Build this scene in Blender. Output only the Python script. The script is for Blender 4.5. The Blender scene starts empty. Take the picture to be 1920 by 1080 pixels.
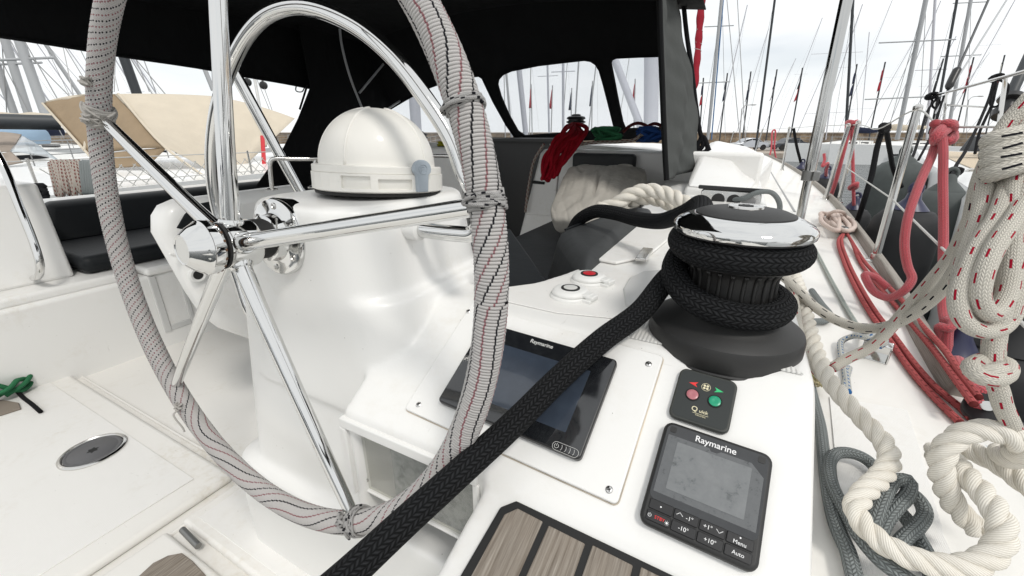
import bpy, bmesh, math, random
import numpy as np
from mathutils import Vector, Matrix
random.seed(7); rng = np.random.default_rng(7)
R_ = math.radians
scene = bpy.context.scene
C = scene.collection

# ------------------------------------------------------------------ camera
# world axes = boat axes: X starboard, Y towards the bow, Z up; origin at the photographer's eye
FPX, HOR, YAW = 780.0, 250.0, R_(28)
PITCH = math.atan((540 - HOR) / FPX)
_r = Vector((math.cos(YAW), math.sin(YAW), 0))
_h = Vector((-math.sin(YAW), math.cos(YAW), 0))
_z = Vector((0, 0, 1))
_u = math.sin(PITCH) * _h + math.cos(PITCH) * _z
_w = math.cos(PITCH) * _h - math.sin(PITCH) * _z
cam_d = bpy.data.cameras.new('camera'); cam = bpy.data.objects.new('camera', cam_d); C.objects.link(cam)
cam_d.sensor_width = 36; cam_d.lens = 36 * FPX / 1920; cam_d.clip_start = 0.02; cam_d.clip_end = 3000
m = Matrix.Identity(4)
for i, a in enumerate((_r, _u, -_w)):
    for k in range(3): m[k][i] = a[k]
cam.matrix_world = m
scene.camera = cam

# ------------------------------------------------------------------ world, sun, exposure
SUN_DIR = Vector((0.55, -0.35, 0.95)).normalized()
W = bpy.data.worlds.new('World'); scene.world = W; W.use_nodes = True
nt = W.node_tree; nt.nodes.clear()
def wn(t, **k):
    n = nt.nodes.new(t)
    for a, b in k.items(): setattr(n, a, b)
    return n
sky = wn('ShaderNodeTexSky', sky_type='NISHITA'); sky.sun_disc = False
sky.sun_elevation = math.asin(SUN_DIR.z); sky.sun_rotation = math.atan2(SUN_DIR.x, SUN_DIR.y)
tc = wn('ShaderNodeTexCoord'); mp = wn('ShaderNodeMapping'); mp.inputs['Scale'].default_value = (1.2, 1.2, 5.0)
mp.inputs['Location'].default_value = (3.1, 1.7, 0.35)
nz = wn('ShaderNodeTexNoise'); nz.inputs['Scale'].default_value = 1.6; nz.inputs['Detail'].default_value = 6; nz.inputs['Roughness'].default_value = .55
rp = wn('ShaderNodeValToRGB'); rp.color_ramp.elements[0].position = .50; rp.color_ramp.elements[1].position = .72
rp.color_ramp.elements[0].color = (1, 1, 1, 1); rp.color_ramp.elements[1].color = (.8, .8, .8, 1)
mx = wn('ShaderNodeMix', data_type='RGBA'); mx.inputs[7].default_value = (10.6, 10.8, 10.9, 1)
bgn = wn('ShaderNodeBackground'); bgn.inputs[1].default_value = .094
out = wn('ShaderNodeOutputWorld'); L = nt.links.new
L(tc.outputs['Generated'], mp.inputs[0]); L(mp.outputs[0], nz.inputs['Vector']); L(nz.outputs[0], rp.inputs[0])

gap = ((1480 - 960) / FPX * _r - (105 - 540) / FPX * _u + _w).normalized(); gs = Vector((gap.y, -gap.x, 0)).normalized()      # a thin gap in the cloud
def wm(op, a, b_=0.0):
    n_ = wn('ShaderNodeMath', operation=op)
    for i_, v_ in enumerate((a, b_)):
        if hasattr(v_, 'node'): nt.links.new(v_, n_.inputs[i_])
        else: n_.inputs[i_].default_value = v_
    return n_.outputs[0]
dt = wn('ShaderNodeVectorMath', operation='DOT_PRODUCT'); dt.inputs[1].default_value = gs; nt.links.new(tc.outputs['Generated'], dt.inputs[0])
sz = wn('ShaderNodeSeparateXYZ'); nt.links.new(tc.outputs['Generated'], sz.inputs[0])
ga = wm('DIVIDE', dt.outputs['Value'], .16); ge = wm('DIVIDE', wm('SUBTRACT', sz.outputs[2], gap.z), .035)
gm = wm('EXPONENT', wm('MULTIPLY', wm('ADD', wm('MULTIPLY', ga, ga), wm('MULTIPLY', ge, ge)), -1.0))
gm = wm('MULTIPLY', gm, wm('MULTIPLY', nz.outputs[0], .62))
L(wm('SUBTRACT', rp.outputs[0], gm), mx.inputs[0]); L(sky.outputs[0], mx.inputs[6]); L(mx.outputs[2], bgn.inputs[0]); L(bgn.outputs[0], out.inputs[0])
sl = bpy.data.lights.new('sun', 'SUN'); sl.energy = 1.5; sl.angle = R_(11); sl.color = (1, .96, .9)
so = bpy.data.objects.new('sun', sl); C.objects.link(so); so.rotation_euler = SUN_DIR.to_track_quat('Z', 'Y').to_euler()
vs = scene.view_settings; vs.view_transform = 'Standard'; vs.look = 'None'; vs.gamma = 1; vs.use_curve_mapping = False; vs.exposure = 0.1

# ------------------------------------------------------------------ measuring helpers (photo pixel + a real depth -> place)
def ray(x, y): return float((x - 960) / FPX) * _r - float((y - 540) / FPX) * _u + _w
def at(x, y, t): return ray(x, y) * t
def onz(x, y, z): r = ray(x, y); return r * (z / r.z)
def ony(x, y, Y): r = ray(x, y); return r * (Y / r.y)
def onx(x, y, X): r = ray(x, y); return r * (X / r.x)
def up(foot, x, y):          # where the sight line (x, y) passes closest to the vertical through foot
    r = ray(x, y); k = (foot.x * r.x + foot.y * r.y) / (r.x * r.x + r.y * r.y)
    return r * k
DECK = -.46
def dk(x, y, h=0): return onz(x, y, DECK + h)

# ------------------------------------------------------------------ materials
MATS = {}
class N:                      # small node-graph helper
    def __init__(s, name, **kw):
        s.m = bpy.data.materials.new(name); s.m.use_nodes = True; s.t = s.m.node_tree
        s.b = s.t.nodes['Principled BSDF']; MATS[name] = s.m
        for k, v in kw.items(): s.set(k, v)
    def set(s, k, v):
        key = {'col': 'Base Color', 'rough': 'Roughness', 'metal': 'Metallic', 'spec': 'Specular IOR Level', 'coat': 'Coat Weight', 'trans': 'Transmission Weight', 'ior': 'IOR', 'alpha': 'Alpha', 'sheen': 'Sheen Weight', 'crough': 'Coat Roughness'}[k]
        i = s.b.inputs[key]
        if hasattr(v, 'node'): s.t.links.new(v, i)
        else: i.default_value = (*v, 1) if isinstance(v, tuple) and len(v) == 3 else v
    def n(s, t, ins=None, **k):
        n = s.t.nodes.new(t)
        for a, b in k.items(): setattr(n, a, b)
        for a, b in (ins or {}).items():
            if hasattr(b, 'node'): s.t.links.new(b, n.inputs[a])
            else: n.inputs[a].default_value = b
        return n
    def ma(s, op, a, b=0.0, c=0.0): return s.n('ShaderNodeMath', {0: a, 1: b, 2: c}, operation=op).outputs[0]
    def uv(s):
        n = s.n('ShaderNodeUVMap'); x = s.n('ShaderNodeSeparateXYZ', {0: n.outputs[0]}); return n.outputs[0], x.outputs[0], x.outputs[1]
    def obj(s, scale=(1, 1, 1)):
        c = s.n('ShaderNodeTexCoord'); return s.n('ShaderNodeMapping', {0: c.outputs['Object'], 3: scale}).outputs[0]
    def noise(s, vec, scale, det=4, rough=.55): return s.n('ShaderNodeTexNoise', {'Vector': vec, 'Scale': scale, 'Detail': det, 'Roughness': rough}).outputs[0]
    def ramp(s, f, stops):
        r = s.n('ShaderNodeValToRGB', {0: f}); e = r.color_ramp.elements
        while len(e) < len(stops): e.new(.5)
        for q, (p, c) in zip(e, stops): q.position = p; q.color = (*c, 1) if len(c) == 3 else c
        return r.outputs[0]
    def mix(s, f, a, b):
        n = s.n('ShaderNodeMix', data_type='RGBA')
        for i, v in ((0, f), (6, a), (7, b)):
            if hasattr(v, 'node'): s.t.links.new(v, n.inputs[i])
            else: n.inputs[i].default_value = (*v, 1) if isinstance(v, tuple) and len(v) == 3 else v
        return n.outputs[2]
    def bump(s, h, strength=.3, dist=.001, prev=None):
        ins = {'Height': h, 'Strength': strength, 'Distance': dist}
        if prev is not None: ins['Normal'] = prev
        b = s.n('ShaderNodeBump', ins).outputs[0]; s.t.links.new(b, s.b.inputs['Normal']); return b
    def herring(s, cols, rep, slope=.5):   # braided cover: cols columns round the rope, rep yarns per metre
        _, u, v = s.uv()
        uc = s.ma('MULTIPLY', u, cols); fx = s.ma('FRACT', uc); par = s.ma('MODULO', s.ma('FLOOR', uc), 2.0)
        sgn = s.ma('MULTIPLY_ADD', par, 2.0, -1.0)
        ph = s.ma('MULTIPLY_ADD', v, rep, s.ma('MULTIPLY', s.ma('MULTIPLY', sgn, fx), slope))
        h = s.ma('ABSOLUTE', s.ma('SINE', s.ma('MULTIPLY', ph, math.pi)))
        e = s.ma('MULTIPLY_ADD', fx, 2.0, -1.0); e = s.ma('SUBTRACT', 1.0, s.ma('POWER', s.ma('ABSOLUTE', e), 3.0))
        return s.ma('MULTIPLY', s.ma('POWER', h, .6), s.ma('POWER', e, .5)), u, v
    def flecks(s, u, v, period, length, n, width, shift=0.0, skew=.0, voff=.0):   # short tracer yarns, n places round, every period metres
        un = s.ma('ADD', s.ma('MULTIPLY', u, n), shift); fu = s.ma('FRACT', un)
        st = s.ma('MULTIPLY', s.ma('FLOOR', un), .37)
        fv = s.ma('FRACT', s.ma('ADD', s.ma('ADD', s.ma('MULTIPLY_ADD', v, 1.0 / period, voff), st), s.ma('MULTIPLY', fu, skew)))
        return s.ma('MULTIPLY', s.ma('LESS_THAN', fu, width), s.ma('LESS_THAN', fv, length))

def simple(name, col, rough=.5, metal=0, bump=0, bscale=200, var=0, **k):
    q = N(name, col=col, rough=rough, metal=metal, **k)
    if bump or var:
        v = q.obj()
        if var:
            f = q.noise(v, 9, 5); lo = tuple(c * (1 - var) for c in col); hi = tuple(min(1, c * (1 + var)) for c in col)
            q.set('col', q.ramp(f, [(.3, lo), (.7, hi)]))
        if bump: q.bump(q.noise(v, bscale, 3), bump, .002)
    return q.m

def gelcoat(name, col, rough, nonskid=False, dirt=.25, grid=False):
    q = N(name, rough=rough, coat=.15)
    v = q.obj()
    a = q.noise(v, 3.5, 6, .6); b = q.noise(v, 38, 4, .7)
    d = q.ma('MULTIPLY', q.ramp(a, [(.5, (0, 0, 0)), (.75, (1, 1, 1))]), q.ramp(b, [(.45, (0, 0, 0)), (.7, (1, 1, 1))]))
    base = q.mix(q.ma('MULTIPLY', d, dirt), col, (.55, .49, .38))
    sp = q.n('ShaderNodeTexVoronoi', {'Vector': v, 'Scale': 55.0}); spk = q.ma('LESS_THAN', sp.outputs['Distance'], .05)
    spk = q.ma('MULTIPLY', spk, q.ma('GREATER_THAN', q.noise(v, 12, 2), .57))
    for sc_, th_ in (((9, 70, 9), .70), ((60, 8, 20), .71)):       # scuffs
        base = q.mix(q.ma('MULTIPLY', q.ramp(q.noise(q.obj(sc_), 1.0, 4, .6), [(th_, (0, 0, 0)), (th_ + .05, (1, 1, 1))]), .22), base, (.34, .32, .29))
    q.set('col', q.mix(q.ma('MULTIPLY', spk, .6), base, (.12, .10, .08)))
    q.set('rough', q.ma('MULTIPLY_ADD', b, .2, rough - .1))
    if nonskid:
        sx = q.n('ShaderNodeSeparateXYZ', {0: v}); k = 2 * math.pi / .0042
        h = q.ma('MULTIPLY', q.ma('SINE', q.ma('MULTIPLY', q.ma('ADD', sx.outputs[0], sx.outputs[1]), k)), q.ma('SINE', q.ma('MULTIPLY', q.ma('SUBTRACT', sx.outputs[0], sx.outputs[1]), k)))
        q.bump(h, .35, .0010)
    elif grid:
        sx = q.n('ShaderNodeSeparateXYZ', {0: v})
        q.bump(q.ma('SINE', q.ma('MULTIPLY', sx.outputs[0], 2 * math.pi / .0052)), .5, .0012)
    else:
        q.bump(q.noise(v, 160, 3), .09, .002)
    return q.m
gelcoat('gelcoat', (.80, .795, .775), .36, dirt=.38)
gelcoat('gelcoat_dirty', (.775, .76, .725), .45, dirt=.75)
gelcoat('nonskid', (.82, .81, .785), .5, nonskid=True, dirt=.4)
gelcoat('ribbed', (.76, .755, .73), .5, grid=True)
gelcoat('gelcoat_grey', (.60, .60, .59), .45)
gelcoat('dome_white', (.79, .775, .73), .5, dirt=.1)

def metal(name, col, rough, smear=.06):
    q = N(name, col=col, metal=1.0)
    q.set('rough', q.ma('MULTIPLY_ADD', q.ramp(q.noise(q.obj(), 30, 5, .7), [(.45, (0, 0, 0)), (.8, (1, 1, 1))]), smear, rough)); return q.m
metal('chrome', (.68, .68, .67), .04, .14); metal('post_chrome', (.50, .50, .49), .06, .14); metal('steel', (.62, .61, .59), .16, .2); metal('dull_steel', (.26, .26, .255), .42, .1)
metal('aluminium', (.5, .51, .52), .4)
def cloth(name, col, trl=0.0, scale=900, rough=.9, var=.2, fold=.4):
    q = N(name, rough=rough, spec=.2); v = q.obj()
    f = q.noise(v, 5, 5); col2 = tuple(c * (1 - var) for c in col); q.set('col', q.ramp(f, [(.3, col2), (.7, col)]))
    b = q.bump(q.noise(q.obj((1, 1, .35)), 9, 3), fold, .02); q.bump(q.noise(v, scale, 2), .25, .001, b)
    if trl:
        tr = q.n('ShaderNodeBsdfTranslucent', {0: (*col, 1)}); mxs = q.n('ShaderNodeMixShader', {0: trl, 1: q.b.outputs[0], 2: tr.outputs[0]})
        q.t.links.new(mxs.outputs[0], q.t.nodes['Material Output'].inputs[0])
    return q.m
cloth('black_canvas', (.008, .0085, .0092)); cloth('grey_canvas', (.12, .127, .123), .35); cloth('vinyl', (.05, .053, .055), scale=500, rough=.55, fold=.15)
cloth('vinyl_dark', (.012, .014, .016), scale=500, rough=.5, fold=.1)
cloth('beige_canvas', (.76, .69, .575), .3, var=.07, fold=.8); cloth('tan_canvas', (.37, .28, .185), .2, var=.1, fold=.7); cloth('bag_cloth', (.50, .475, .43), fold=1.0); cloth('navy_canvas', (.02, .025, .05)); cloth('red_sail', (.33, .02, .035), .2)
simple('black_plastic', (.012, .012, .013), .35, bump=.05, bscale=400); simple('matt_black', (.018, .018, .018), .55, bump=.08, bscale=300)
simple('rubber', (.01, .01, .01), .7); simple('winch_base', (.019, .019, .0188), .52, bump=.03, bscale=600, var=.4); simple('winch_drum', (.017, .0165, .016), .42)
simple('white_plastic', (.78, .78, .76), .35); simple('grey_plastic', (.36, .41, .46), .4); simple('light_blue_grey', (.55, .62, .66), .45, var=.08)
simple('red_plastic', (.55, .02, .03), .3); simple('pink_plastic', (.42, .15, .17), .3); simple('green_plastic', (.01, .30, .16), .3); simple('silver_print', (.62, .62, .6), .4); simple('white_print', (.8, .8, .8), .5); simple('red_print', (.75, .03, .03), .5); simple('gold_print', (.72, .66, .45), .4); simple('green_print', (.03, .5, .18), .5)
simple('fender', (.065, .075, .073), .75, bump=.2, bscale=600, var=.15); simple('fender_black', (.008, .0085, .01), .7, bump=.15, bscale=500); simple('navy_rubber', (.02, .022, .06), .35)
simple('sealant', (.60, .53, .43), .7, var=.4); simple('seal_rust', (.12, .06, .03), .6); simple('blue_plastic', (.05, .16, .35), .5)
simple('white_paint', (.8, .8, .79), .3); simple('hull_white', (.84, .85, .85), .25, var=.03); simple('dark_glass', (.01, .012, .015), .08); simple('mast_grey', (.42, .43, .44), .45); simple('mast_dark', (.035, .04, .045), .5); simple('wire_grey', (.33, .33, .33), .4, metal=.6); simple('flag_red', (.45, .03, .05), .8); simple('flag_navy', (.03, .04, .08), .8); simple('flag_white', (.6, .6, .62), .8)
simple('car_silver', (.45, .47, .5), .3, metal=.5); simple('car_dark', (.03, .035, .045), .3); simple('tyre', (.015, .015, .015), .8); simple('quay', (.36, .31, .26), .85, var=.2); simple('lamp_glass', (.6, .6, .55), .3); simple('grey_hose', (.25, .26, .26), .6)

q = N('screen', rough=.06, coat=1.0); vv = q.obj(); q.set('col', q.ramp(q.noise(vv, 90, 4), [(.4, (.010, .011, .013)), (.8, (.018, .02, .022))])); q.set('crough', q.ma('MULTIPLY_ADD', q.noise(vv, 300, 4), .12, .0))
q = N('plotter_lcd', rough=.12, coat=.6); q.set('col', q.ramp(q.noise(q.obj(), 60, 3), [(.4, (.034, .044, .062)), (.8, (.042, .055, .076))]))  # blue of a reflection kept as an even colour in the screen
q = N('pilot_lcd', rough=.25, coat=.5); vv = q.obj(); a = q.noise(vv, 55, 6, .7); q.set('col', q.ramp(a, [(.3, (.06, .066, .068)), (.42, (.15, .158, .162)), (.75, (.19, .197, .2))]))
q = N('pilot_glass', rough=.25, coat=.5); vv = q.obj(); sx = q.noise(vv, 130, 6, .75); q.set('col', q.ramp(sx, [(.33, (.04, .044, .046)), (.42, (.095, .1, .104)), (.8, (.115, .12, .124))]))
q = N('gauge_card', rough=.5); vv = q.obj(); a = q.noise(vv, 70, 5, .65); q.set('col', q.ramp(a, [(.36, (.09, .10, .105)), (.48, (.24, .26, .265)), (.6, (.34, .36, .365)), (.7, (.2, .215, .22))]))
def pane(name, tint, amt, rough=.02, milky=0.0):
    q = N(name); tr = q.n('ShaderNodeBsdfTransparent', {0: (*tint, 1)}); gl = q.n('ShaderNodeBsdfGlossy', {'Roughness': rough})
    fr = q.n('ShaderNodeFresnel', {0: 1.35}); ge_ = q.n('ShaderNodeNewGeometry'); fr2 = q.ma('MULTIPLY', fr.outputs[0], q.ma('SUBTRACT', 1.0, ge_.outputs['Backfacing'])); a = q.n('ShaderNodeMixShader', {0: fr2, 1: tr.outputs[0], 2: gl.outputs[0]})
    df = q.n('ShaderNodeBsdfDiffuse', {0: (.75, .75, .75, 1)}); b = q.n('ShaderNodeMixShader', {0: milky, 1: a.outputs[0], 2: df.outputs[0]})
    q.t.links.new(b.outputs[0], q.t.nodes['Material Output'].inputs[0])
pane('clear_vinyl', (.96, .97, .98), .1, .05, .10); pane('scratched_acrylic', (.93, .93, .9), .1, .08, .14); pane('hood_window', (.8, .86, .9), .1, .1, .35)
# teak, grain along the mesh's own v
q = N('teak', rough=.75, spec=.2); uvv, u, v = q.uv(); st = q.n('ShaderNodeMapping', {0: uvv, 3: (260, 9, 1)}).outputs[0]
g = q.noise(st, 1.0, 6, .65); g2 = q.noise(q.n('ShaderNodeMapping', {0: uvv, 3: (60, 14, 1)}).outputs[0], 1.0, 4)
c1 = q.ramp(g, [(.30, (.10, .085, .071)), (.5, (.225, .20, .172)), (.70, (.38, .352, .312))]); q.set('col', q.mix(q.ma('MULTIPLY', g2, .35), c1, (.25, .19, .135))); q.bump(g, .5, .001)
q = N('grey_teak', rough=.8, spec=.2); uvv, u, v = q.uv(); g = q.noise(q.n('ShaderNodeMapping', {0: uvv, 3: (160, 6, 1)}).outputs[0], 1.0, 6, .7); q.set('col', q.ramp(g, [(.3, (.12, .105, .09)), (.5, (.30, .275, .245)), (.7, (.44, .42, .39))])); q.bump(g, .5, .001)
# ropes
def rope(name, col, cols, rep, r, marks=(), bump=.9, dark=.45, fuzz=0.0, slope=.8):
    q = N(name, rough=.85, spec=.15, sheen=fuzz)
    h, u, v = q.herring(cols, rep, slope); c = q.mix(h, tuple(x * dark for x in col), col)
    dn = q.noise(q.obj(), 25, 4); c = q.mix(q.ma('MULTIPLY', dn, .35), c, tuple(x * .72 for x in col))
    for (mc, per, ln, n, w, sh, sk, *vo) in marks: c = q.mix(q.flecks(u, v, per, ln, n, w, sh, sk, *vo), c, mc)
    q.set('col', c); b = q.bump(h, bump, r * .25)
    if fuzz: q.bump(q.noise(q.obj(), 900, 2), .6, .002, b)
RED, BLK = (.38, .008, .03), (.012, .012, .016)
rope('rope_black', (.023, .024, .026), 18, 150, .017, bump=1.0, dark=.25)
rope('rope_white_red', (.70, .665, .59), 24, 300, .010, [(RED, .044, .20, 4, .15, 0, 0), (RED, .044, .20, 4, .15, .78, 0, .10)], dark=.66, bump=.6)
rope('rope_white_black', (.70, .665, .59), 24, 300, .010, [(BLK, .044, .20, 4, .15, 0, 0), (BLK, .044, .20, 4, .15, .78, 0, .10)], dark=.66, bump=.6)
rope('rope_grey', (.27, .295, .295), 12, 200, .009, dark=.5)
rope('rope_red', (.56, .125, .125), 10, 330, .005, [((.12, .02, .02), .02, .2, 4, .3, 0, .3)])
rope('rope_pink', (.63, .10, .12), 12, 240, .008, dark=.55, fuzz=.4)
rope('rope_black_thin', (.014, .014, .016), 10, 300, .006)
rope('rope_blue_fleck', (.64, .65, .62), 10, 400, .005, [((.03, .13, .33), .014, .35, 4, .34, 0, .4)])
rope('rope_teal_fleck', (.55, .58, .54), 10, 500, .004, [((.04, .10, .10), .009, .35, 4, .34, 0, .4)])
rope('rope_crimson', (.38, .006, .018), 10, 300, .007, dark=.3)
rope('rope_green', (.05, .24, .11), 10, 300, .006, dark=.3); rope('rope_blue', (.03, .10, .36), 10, 300, .006, dark=.3); rope('rope_rust', (.16, .03, .03), 10, 300, .006, dark=.3); rope('rope_yellow', (.4, .38, .03), 10, 300, .006, dark=.3)
rope('rope_brown_fleck', (.55, .5, .44), 12, 200, .01, [((.18, .03, .03), .03, .5, 5, .4, 0, .5)])
rope('cord', (.50, .48, .45), 8, 500, .003, dark=.6, bump=.5); rope('cord_black', (.48, .47, .46), 8, 500, .003, [(BLK, .019, .2, 2, .5, 0, .0)], dark=.6)
rope('wire_white', (.62, .62, .6), 6, 300, .003, dark=.7, bump=.3)
q = N('strand', rough=.85, spec=.15); _, u, v = q.uv(); ph = q.ma('ADD', q.ma('MULTIPLY', u, 17.0), q.ma('MULTIPLY', v, -300.0)); h = q.ma('ABSOLUTE', q.ma('SINE', q.ma('MULTIPLY', ph, math.pi)))
dn = q.noise(q.obj(), 30, 5, .6); c = q.mix(q.ma('POWER', h, .5), (.52, .48, .41), (.78, .75, .685)); q.set('col', q.mix(q.ramp(dn, [(.45, (0, 0, 0)), (.8, (.6, .6, .6))]), c, (.56, .51, .42))); q.bump(h, .45, .0010)
# the cord wound round the wheel: u round the cord, v metres along it; one turn is TURN metres long
TURN = 2 * math.pi * .0155
q = N('wound_cord', rough=.85, spec=.15); _, u, v = q.uv(); ph = q.ma('ADD', q.ma('MULTIPLY', u, 5.0), q.ma('MULTIPLY', v, 420.0)); h = q.ma('ABSOLUTE', q.ma('SINE', q.ma('MULTIPLY', ph, math.pi)))
c = q.mix(h, (.33, .32, .315), (.50, .485, .475)); c = q.mix(q.ma('MULTIPLY', q.noise(q.obj(), 14, 3), .5), c, (.44, .42, .40))
vr = q.ma('MULTIPLY', v, 1.0 / (TURN / 8.075)); fv = q.ma('FRACT', vr); par = q.ma('MODULO', q.ma('FLOOR', vr), 2.0)
c = q.mix(q.ma('MULTIPLY', q.ma('LESS_THAN', fv, .15), q.ma('LESS_THAN', par, .5)), c, (.012, .012, .016)); c = q.mix(q.ma('MULTIPLY', q.ma('LESS_THAN', fv, .15), q.ma('GREATER_THAN', par, .5)), c, (.24, .11, .12))
q.set('col', c); q.bump(h, .3, .0004)
# water, stone wall
q = N('water', rough=.08, col=(.030, .038, .04), spec=.22); v = q.obj((1, 1, 1)); a = q.noise(q.obj((.45, 2.2, 1)), 1.3, 5, .6); q.bump(q.ma('ADD', a, q.ma('MULTIPLY', q.noise(v, 7, 3), .25)), .9, .16)
q = N('stone', rough=.9); bt = q.n('ShaderNodeTexBrick', {'Vector': q.n('ShaderNodeMapping', {0: q.n('ShaderNodeTexCoord').outputs['Object'], 2: (R_(90), 0, 0)}).outputs[0], 'Color1': (.34, .25, .16, 1), 'Color2': (.22, .17, .12, 1), 'Mortar': (.30, .27, .22, 1), 'Scale': 1.0, 'Mortar Size': .03, 'Brick Width': .7, 'Row Height': .35}); q.set('col', q.mix(q.ramp(q.noise(q.obj(), .9, 5, .7), [(.35, (0, 0, 0)), (.65, (1, 1, 1))]), (.10, .075, .055), bt.outputs[0])); q.bump(bt.outputs[1], -.5, .03)
q = N('teak_deck', rough=.7); v = q.obj(); sx = q.n('ShaderNodeSeparateXYZ', {0: v}); rr = q.ma('ADD', sx.outputs[0], q.ma('MULTIPLY', q.ma('POWER', sx.outputs[1], 2.0), .06)); f = q.ma('FRACT', q.ma('MULTIPLY', rr, 1 / .07)); q.set('col', q.mix(q.ma('LESS_THAN', f, .1), (.60, .50, .37), (.10, .08, .06)))
M = MATS

# ------------------------------------------------------------------ mesh helpers
class MB:
    def __init__(s): s.v = []; s.f = []; s.uv = []; s.mi = []
    def add(s, verts, faces, uvs=None, mi=0):
        o = len(s.v); s.v += [tuple(p) for p in verts]
        for k, f in enumerate(faces):
            s.f.append([i + o for i in f]); s.mi.append(mi)
            s.uv += uvs[k] if uvs is not None else [(0.0, 0.0)] * len(f)
        return s
    def box(s, lo, hi, mi=0, M=None):
        (a, b, c), (d, e, g) = lo, hi
        v = [Vector(p) for p in ((a, b, c), (d, b, c), (d, e, c), (a, e, c), (a, b, g), (d, b, g), (d, e, g), (a, e, g))]
        if M is not None: v = [M @ p for p in v]
        return s.hexa(v, mi)
    def hexa(s, v, mi=0):       # 8 corners: bottom loop, top loop
        v = [Vector(p) for p in v]; F = [(3, 2, 1, 0), (4, 5, 6, 7), (0, 1, 5, 4), (1, 2, 6, 5), (2, 3, 7, 6), (3, 0, 4, 7)]
        uv = []
        for f in F:
            p = [v[i] for i in f]; l1 = (p[1] - p[0]).length; l2 = (p[2] - p[1]).length
            uv.append([(0, 0), (0, l1), (l2, l1), (l2, 0)] if l1 > l2 else [(0, 0), (l1, 0), (l1, l2), (0, l2)])
        return s.add(v, F, uv, mi)
    def tube(s, path, r, n=10, closed=False, cap=True, mi=0, flat=1.0):
        P = np.array([tuple(p) for p in path], float); m_ = len(P)
        T = np.roll(P, -1, 0) - np.roll(P, 1, 0)
        if not closed: T[0] = P[1] - P[0]; T[-1] = P[-1] - P[-2]
        T /= np.linalg.norm(T, axis=1)[:, None] + 1e-12
        a = np.array([0, 0, 1.]) if abs(T[0][2]) < .9 else np.array([1., 0, 0])
        U = np.empty_like(P); U[0] = a - T[0] * (a @ T[0]); U[0] /= np.linalg.norm(U[0])
        for i in range(1, m_):
            w = U[i - 1] - T[i] * (U[i - 1] @ T[i]); U[i] = w / (np.linalg.norm(w) + 1e-12)
        B = np.cross(T, U); rr = np.broadcast_to(np.asarray(r, float), (m_,))
        th = np.linspace(0, 2 * np.pi, n, endpoint=False)
        V = P[:, None, :] + rr[:, None, None] * (np.cos(th)[None, :, None] * U[:, None, :] + flat * np.sin(th)[None, :, None] * B[:, None, :])
        seg = np.linalg.norm(np.diff(P, axis=0), axis=1); Lc = np.concatenate([[0], np.cumsum(seg)])
        o = len(s.v); s.v += [tuple(p) for p in V.reshape(-1, 3)]
        last = m_ if closed else m_ - 1
        if closed: Lc = np.append(Lc, Lc[-1] + np.linalg.norm(P[0] - P[-1]))
        for i in range(last):
            i2 = (i + 1) % m_; v0, v1 = float(Lc[i]), float(Lc[i + 1])
            for j in range(n):
                j2 = (j + 1) % n
                s.f.append([o + i * n + j, o + i * n + j2, o + i2 * n + j2, o + i2 * n + j]); s.mi.append(mi)
                s.uv += [(j / n, v0), ((j + 1) / n, v0), ((j + 1) / n, v1), (j / n, v1)]
        if cap and not closed:
            s.f.append([o + j for j in range(n)][::-1]); s.uv += [(0, 0)] * n; s.mi.append(mi)
            s.f.append([o + (m_ - 1) * n + j for j in range(n)]); s.uv += [(0, 0)] * n; s.mi.append(mi)
        return s
    def lathe(s, prof, n=48, M=None, mi=0, capb=True, capt=True):   # prof: (r, z) from bottom to top, round local Z
        o = len(s.v)
        for (r, z) in prof:
            for j in range(n):
                a = 2 * math.pi * j / n; p = Vector((r * math.cos(a), r * math.sin(a), z)); s.v.append(tuple(M @ p if M is not None else p))
        for i in range(len(prof) - 1):
            for j in range(n):
                j2 = (j + 1) % n; s.f.append([o + i * n + j, o + i * n + j2, o + (i + 1) * n + j2, o + (i + 1) * n + j]); s.mi.append(mi)
                s.uv += [(j / n, prof[i][1]), ((j + 1) / n, prof[i][1]), ((j + 1) / n, prof[i + 1][1]), (j / n, prof[i + 1][1])]
        if capb: s.f.append([o + j for j in range(n)][::-1]); s.uv += [(0, 0)] * n; s.mi.append(mi)
        if capt: s.f.append([o + (len(prof) - 1) * n + j for j in range(n)]); s.uv += [(0, 0)] * n; s.mi.append(mi)
        return s
    def prism(s, pts, h, M=None, mi=0, z0=0.0):    # outline in local XY, extruded from z0 to z0 + h
        n = len(pts); v = [Vector((x, y, z0)) for x, y in pts] + [Vector((x, y, z0 + h)) for x, y in pts]
        if M is not None: v = [M @ p for p in v]
        F = [list(range(n))[::-1], list(range(n, 2 * n))] + [[i, (i + 1) % n, n + (i + 1) % n, n + i] for i in range(n)]
        uv = [[(pts[i][0], pts[i][1]) for i in F[0]], [(pts[i - n][0], pts[i - n][1]) for i in F[1]]] + [[(0, 0), (.01, 0), (.01, h), (0, h)]] * n
        return s.add(v, F, uv, mi)
    def slab(s, pts, thick, mi=0):    # 3-D outline given thickness along thick vector
        n = len(pts); a = [Vector(p) for p in pts]; b = [p + Vector(thick) for p in a]
        return s.add(a + b, [list(range(n))[::-1], list(range(n, 2 * n))] + [[i, (i + 1) % n, n + (i + 1) % n, n + i] for i in range(n)], None, mi)
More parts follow.
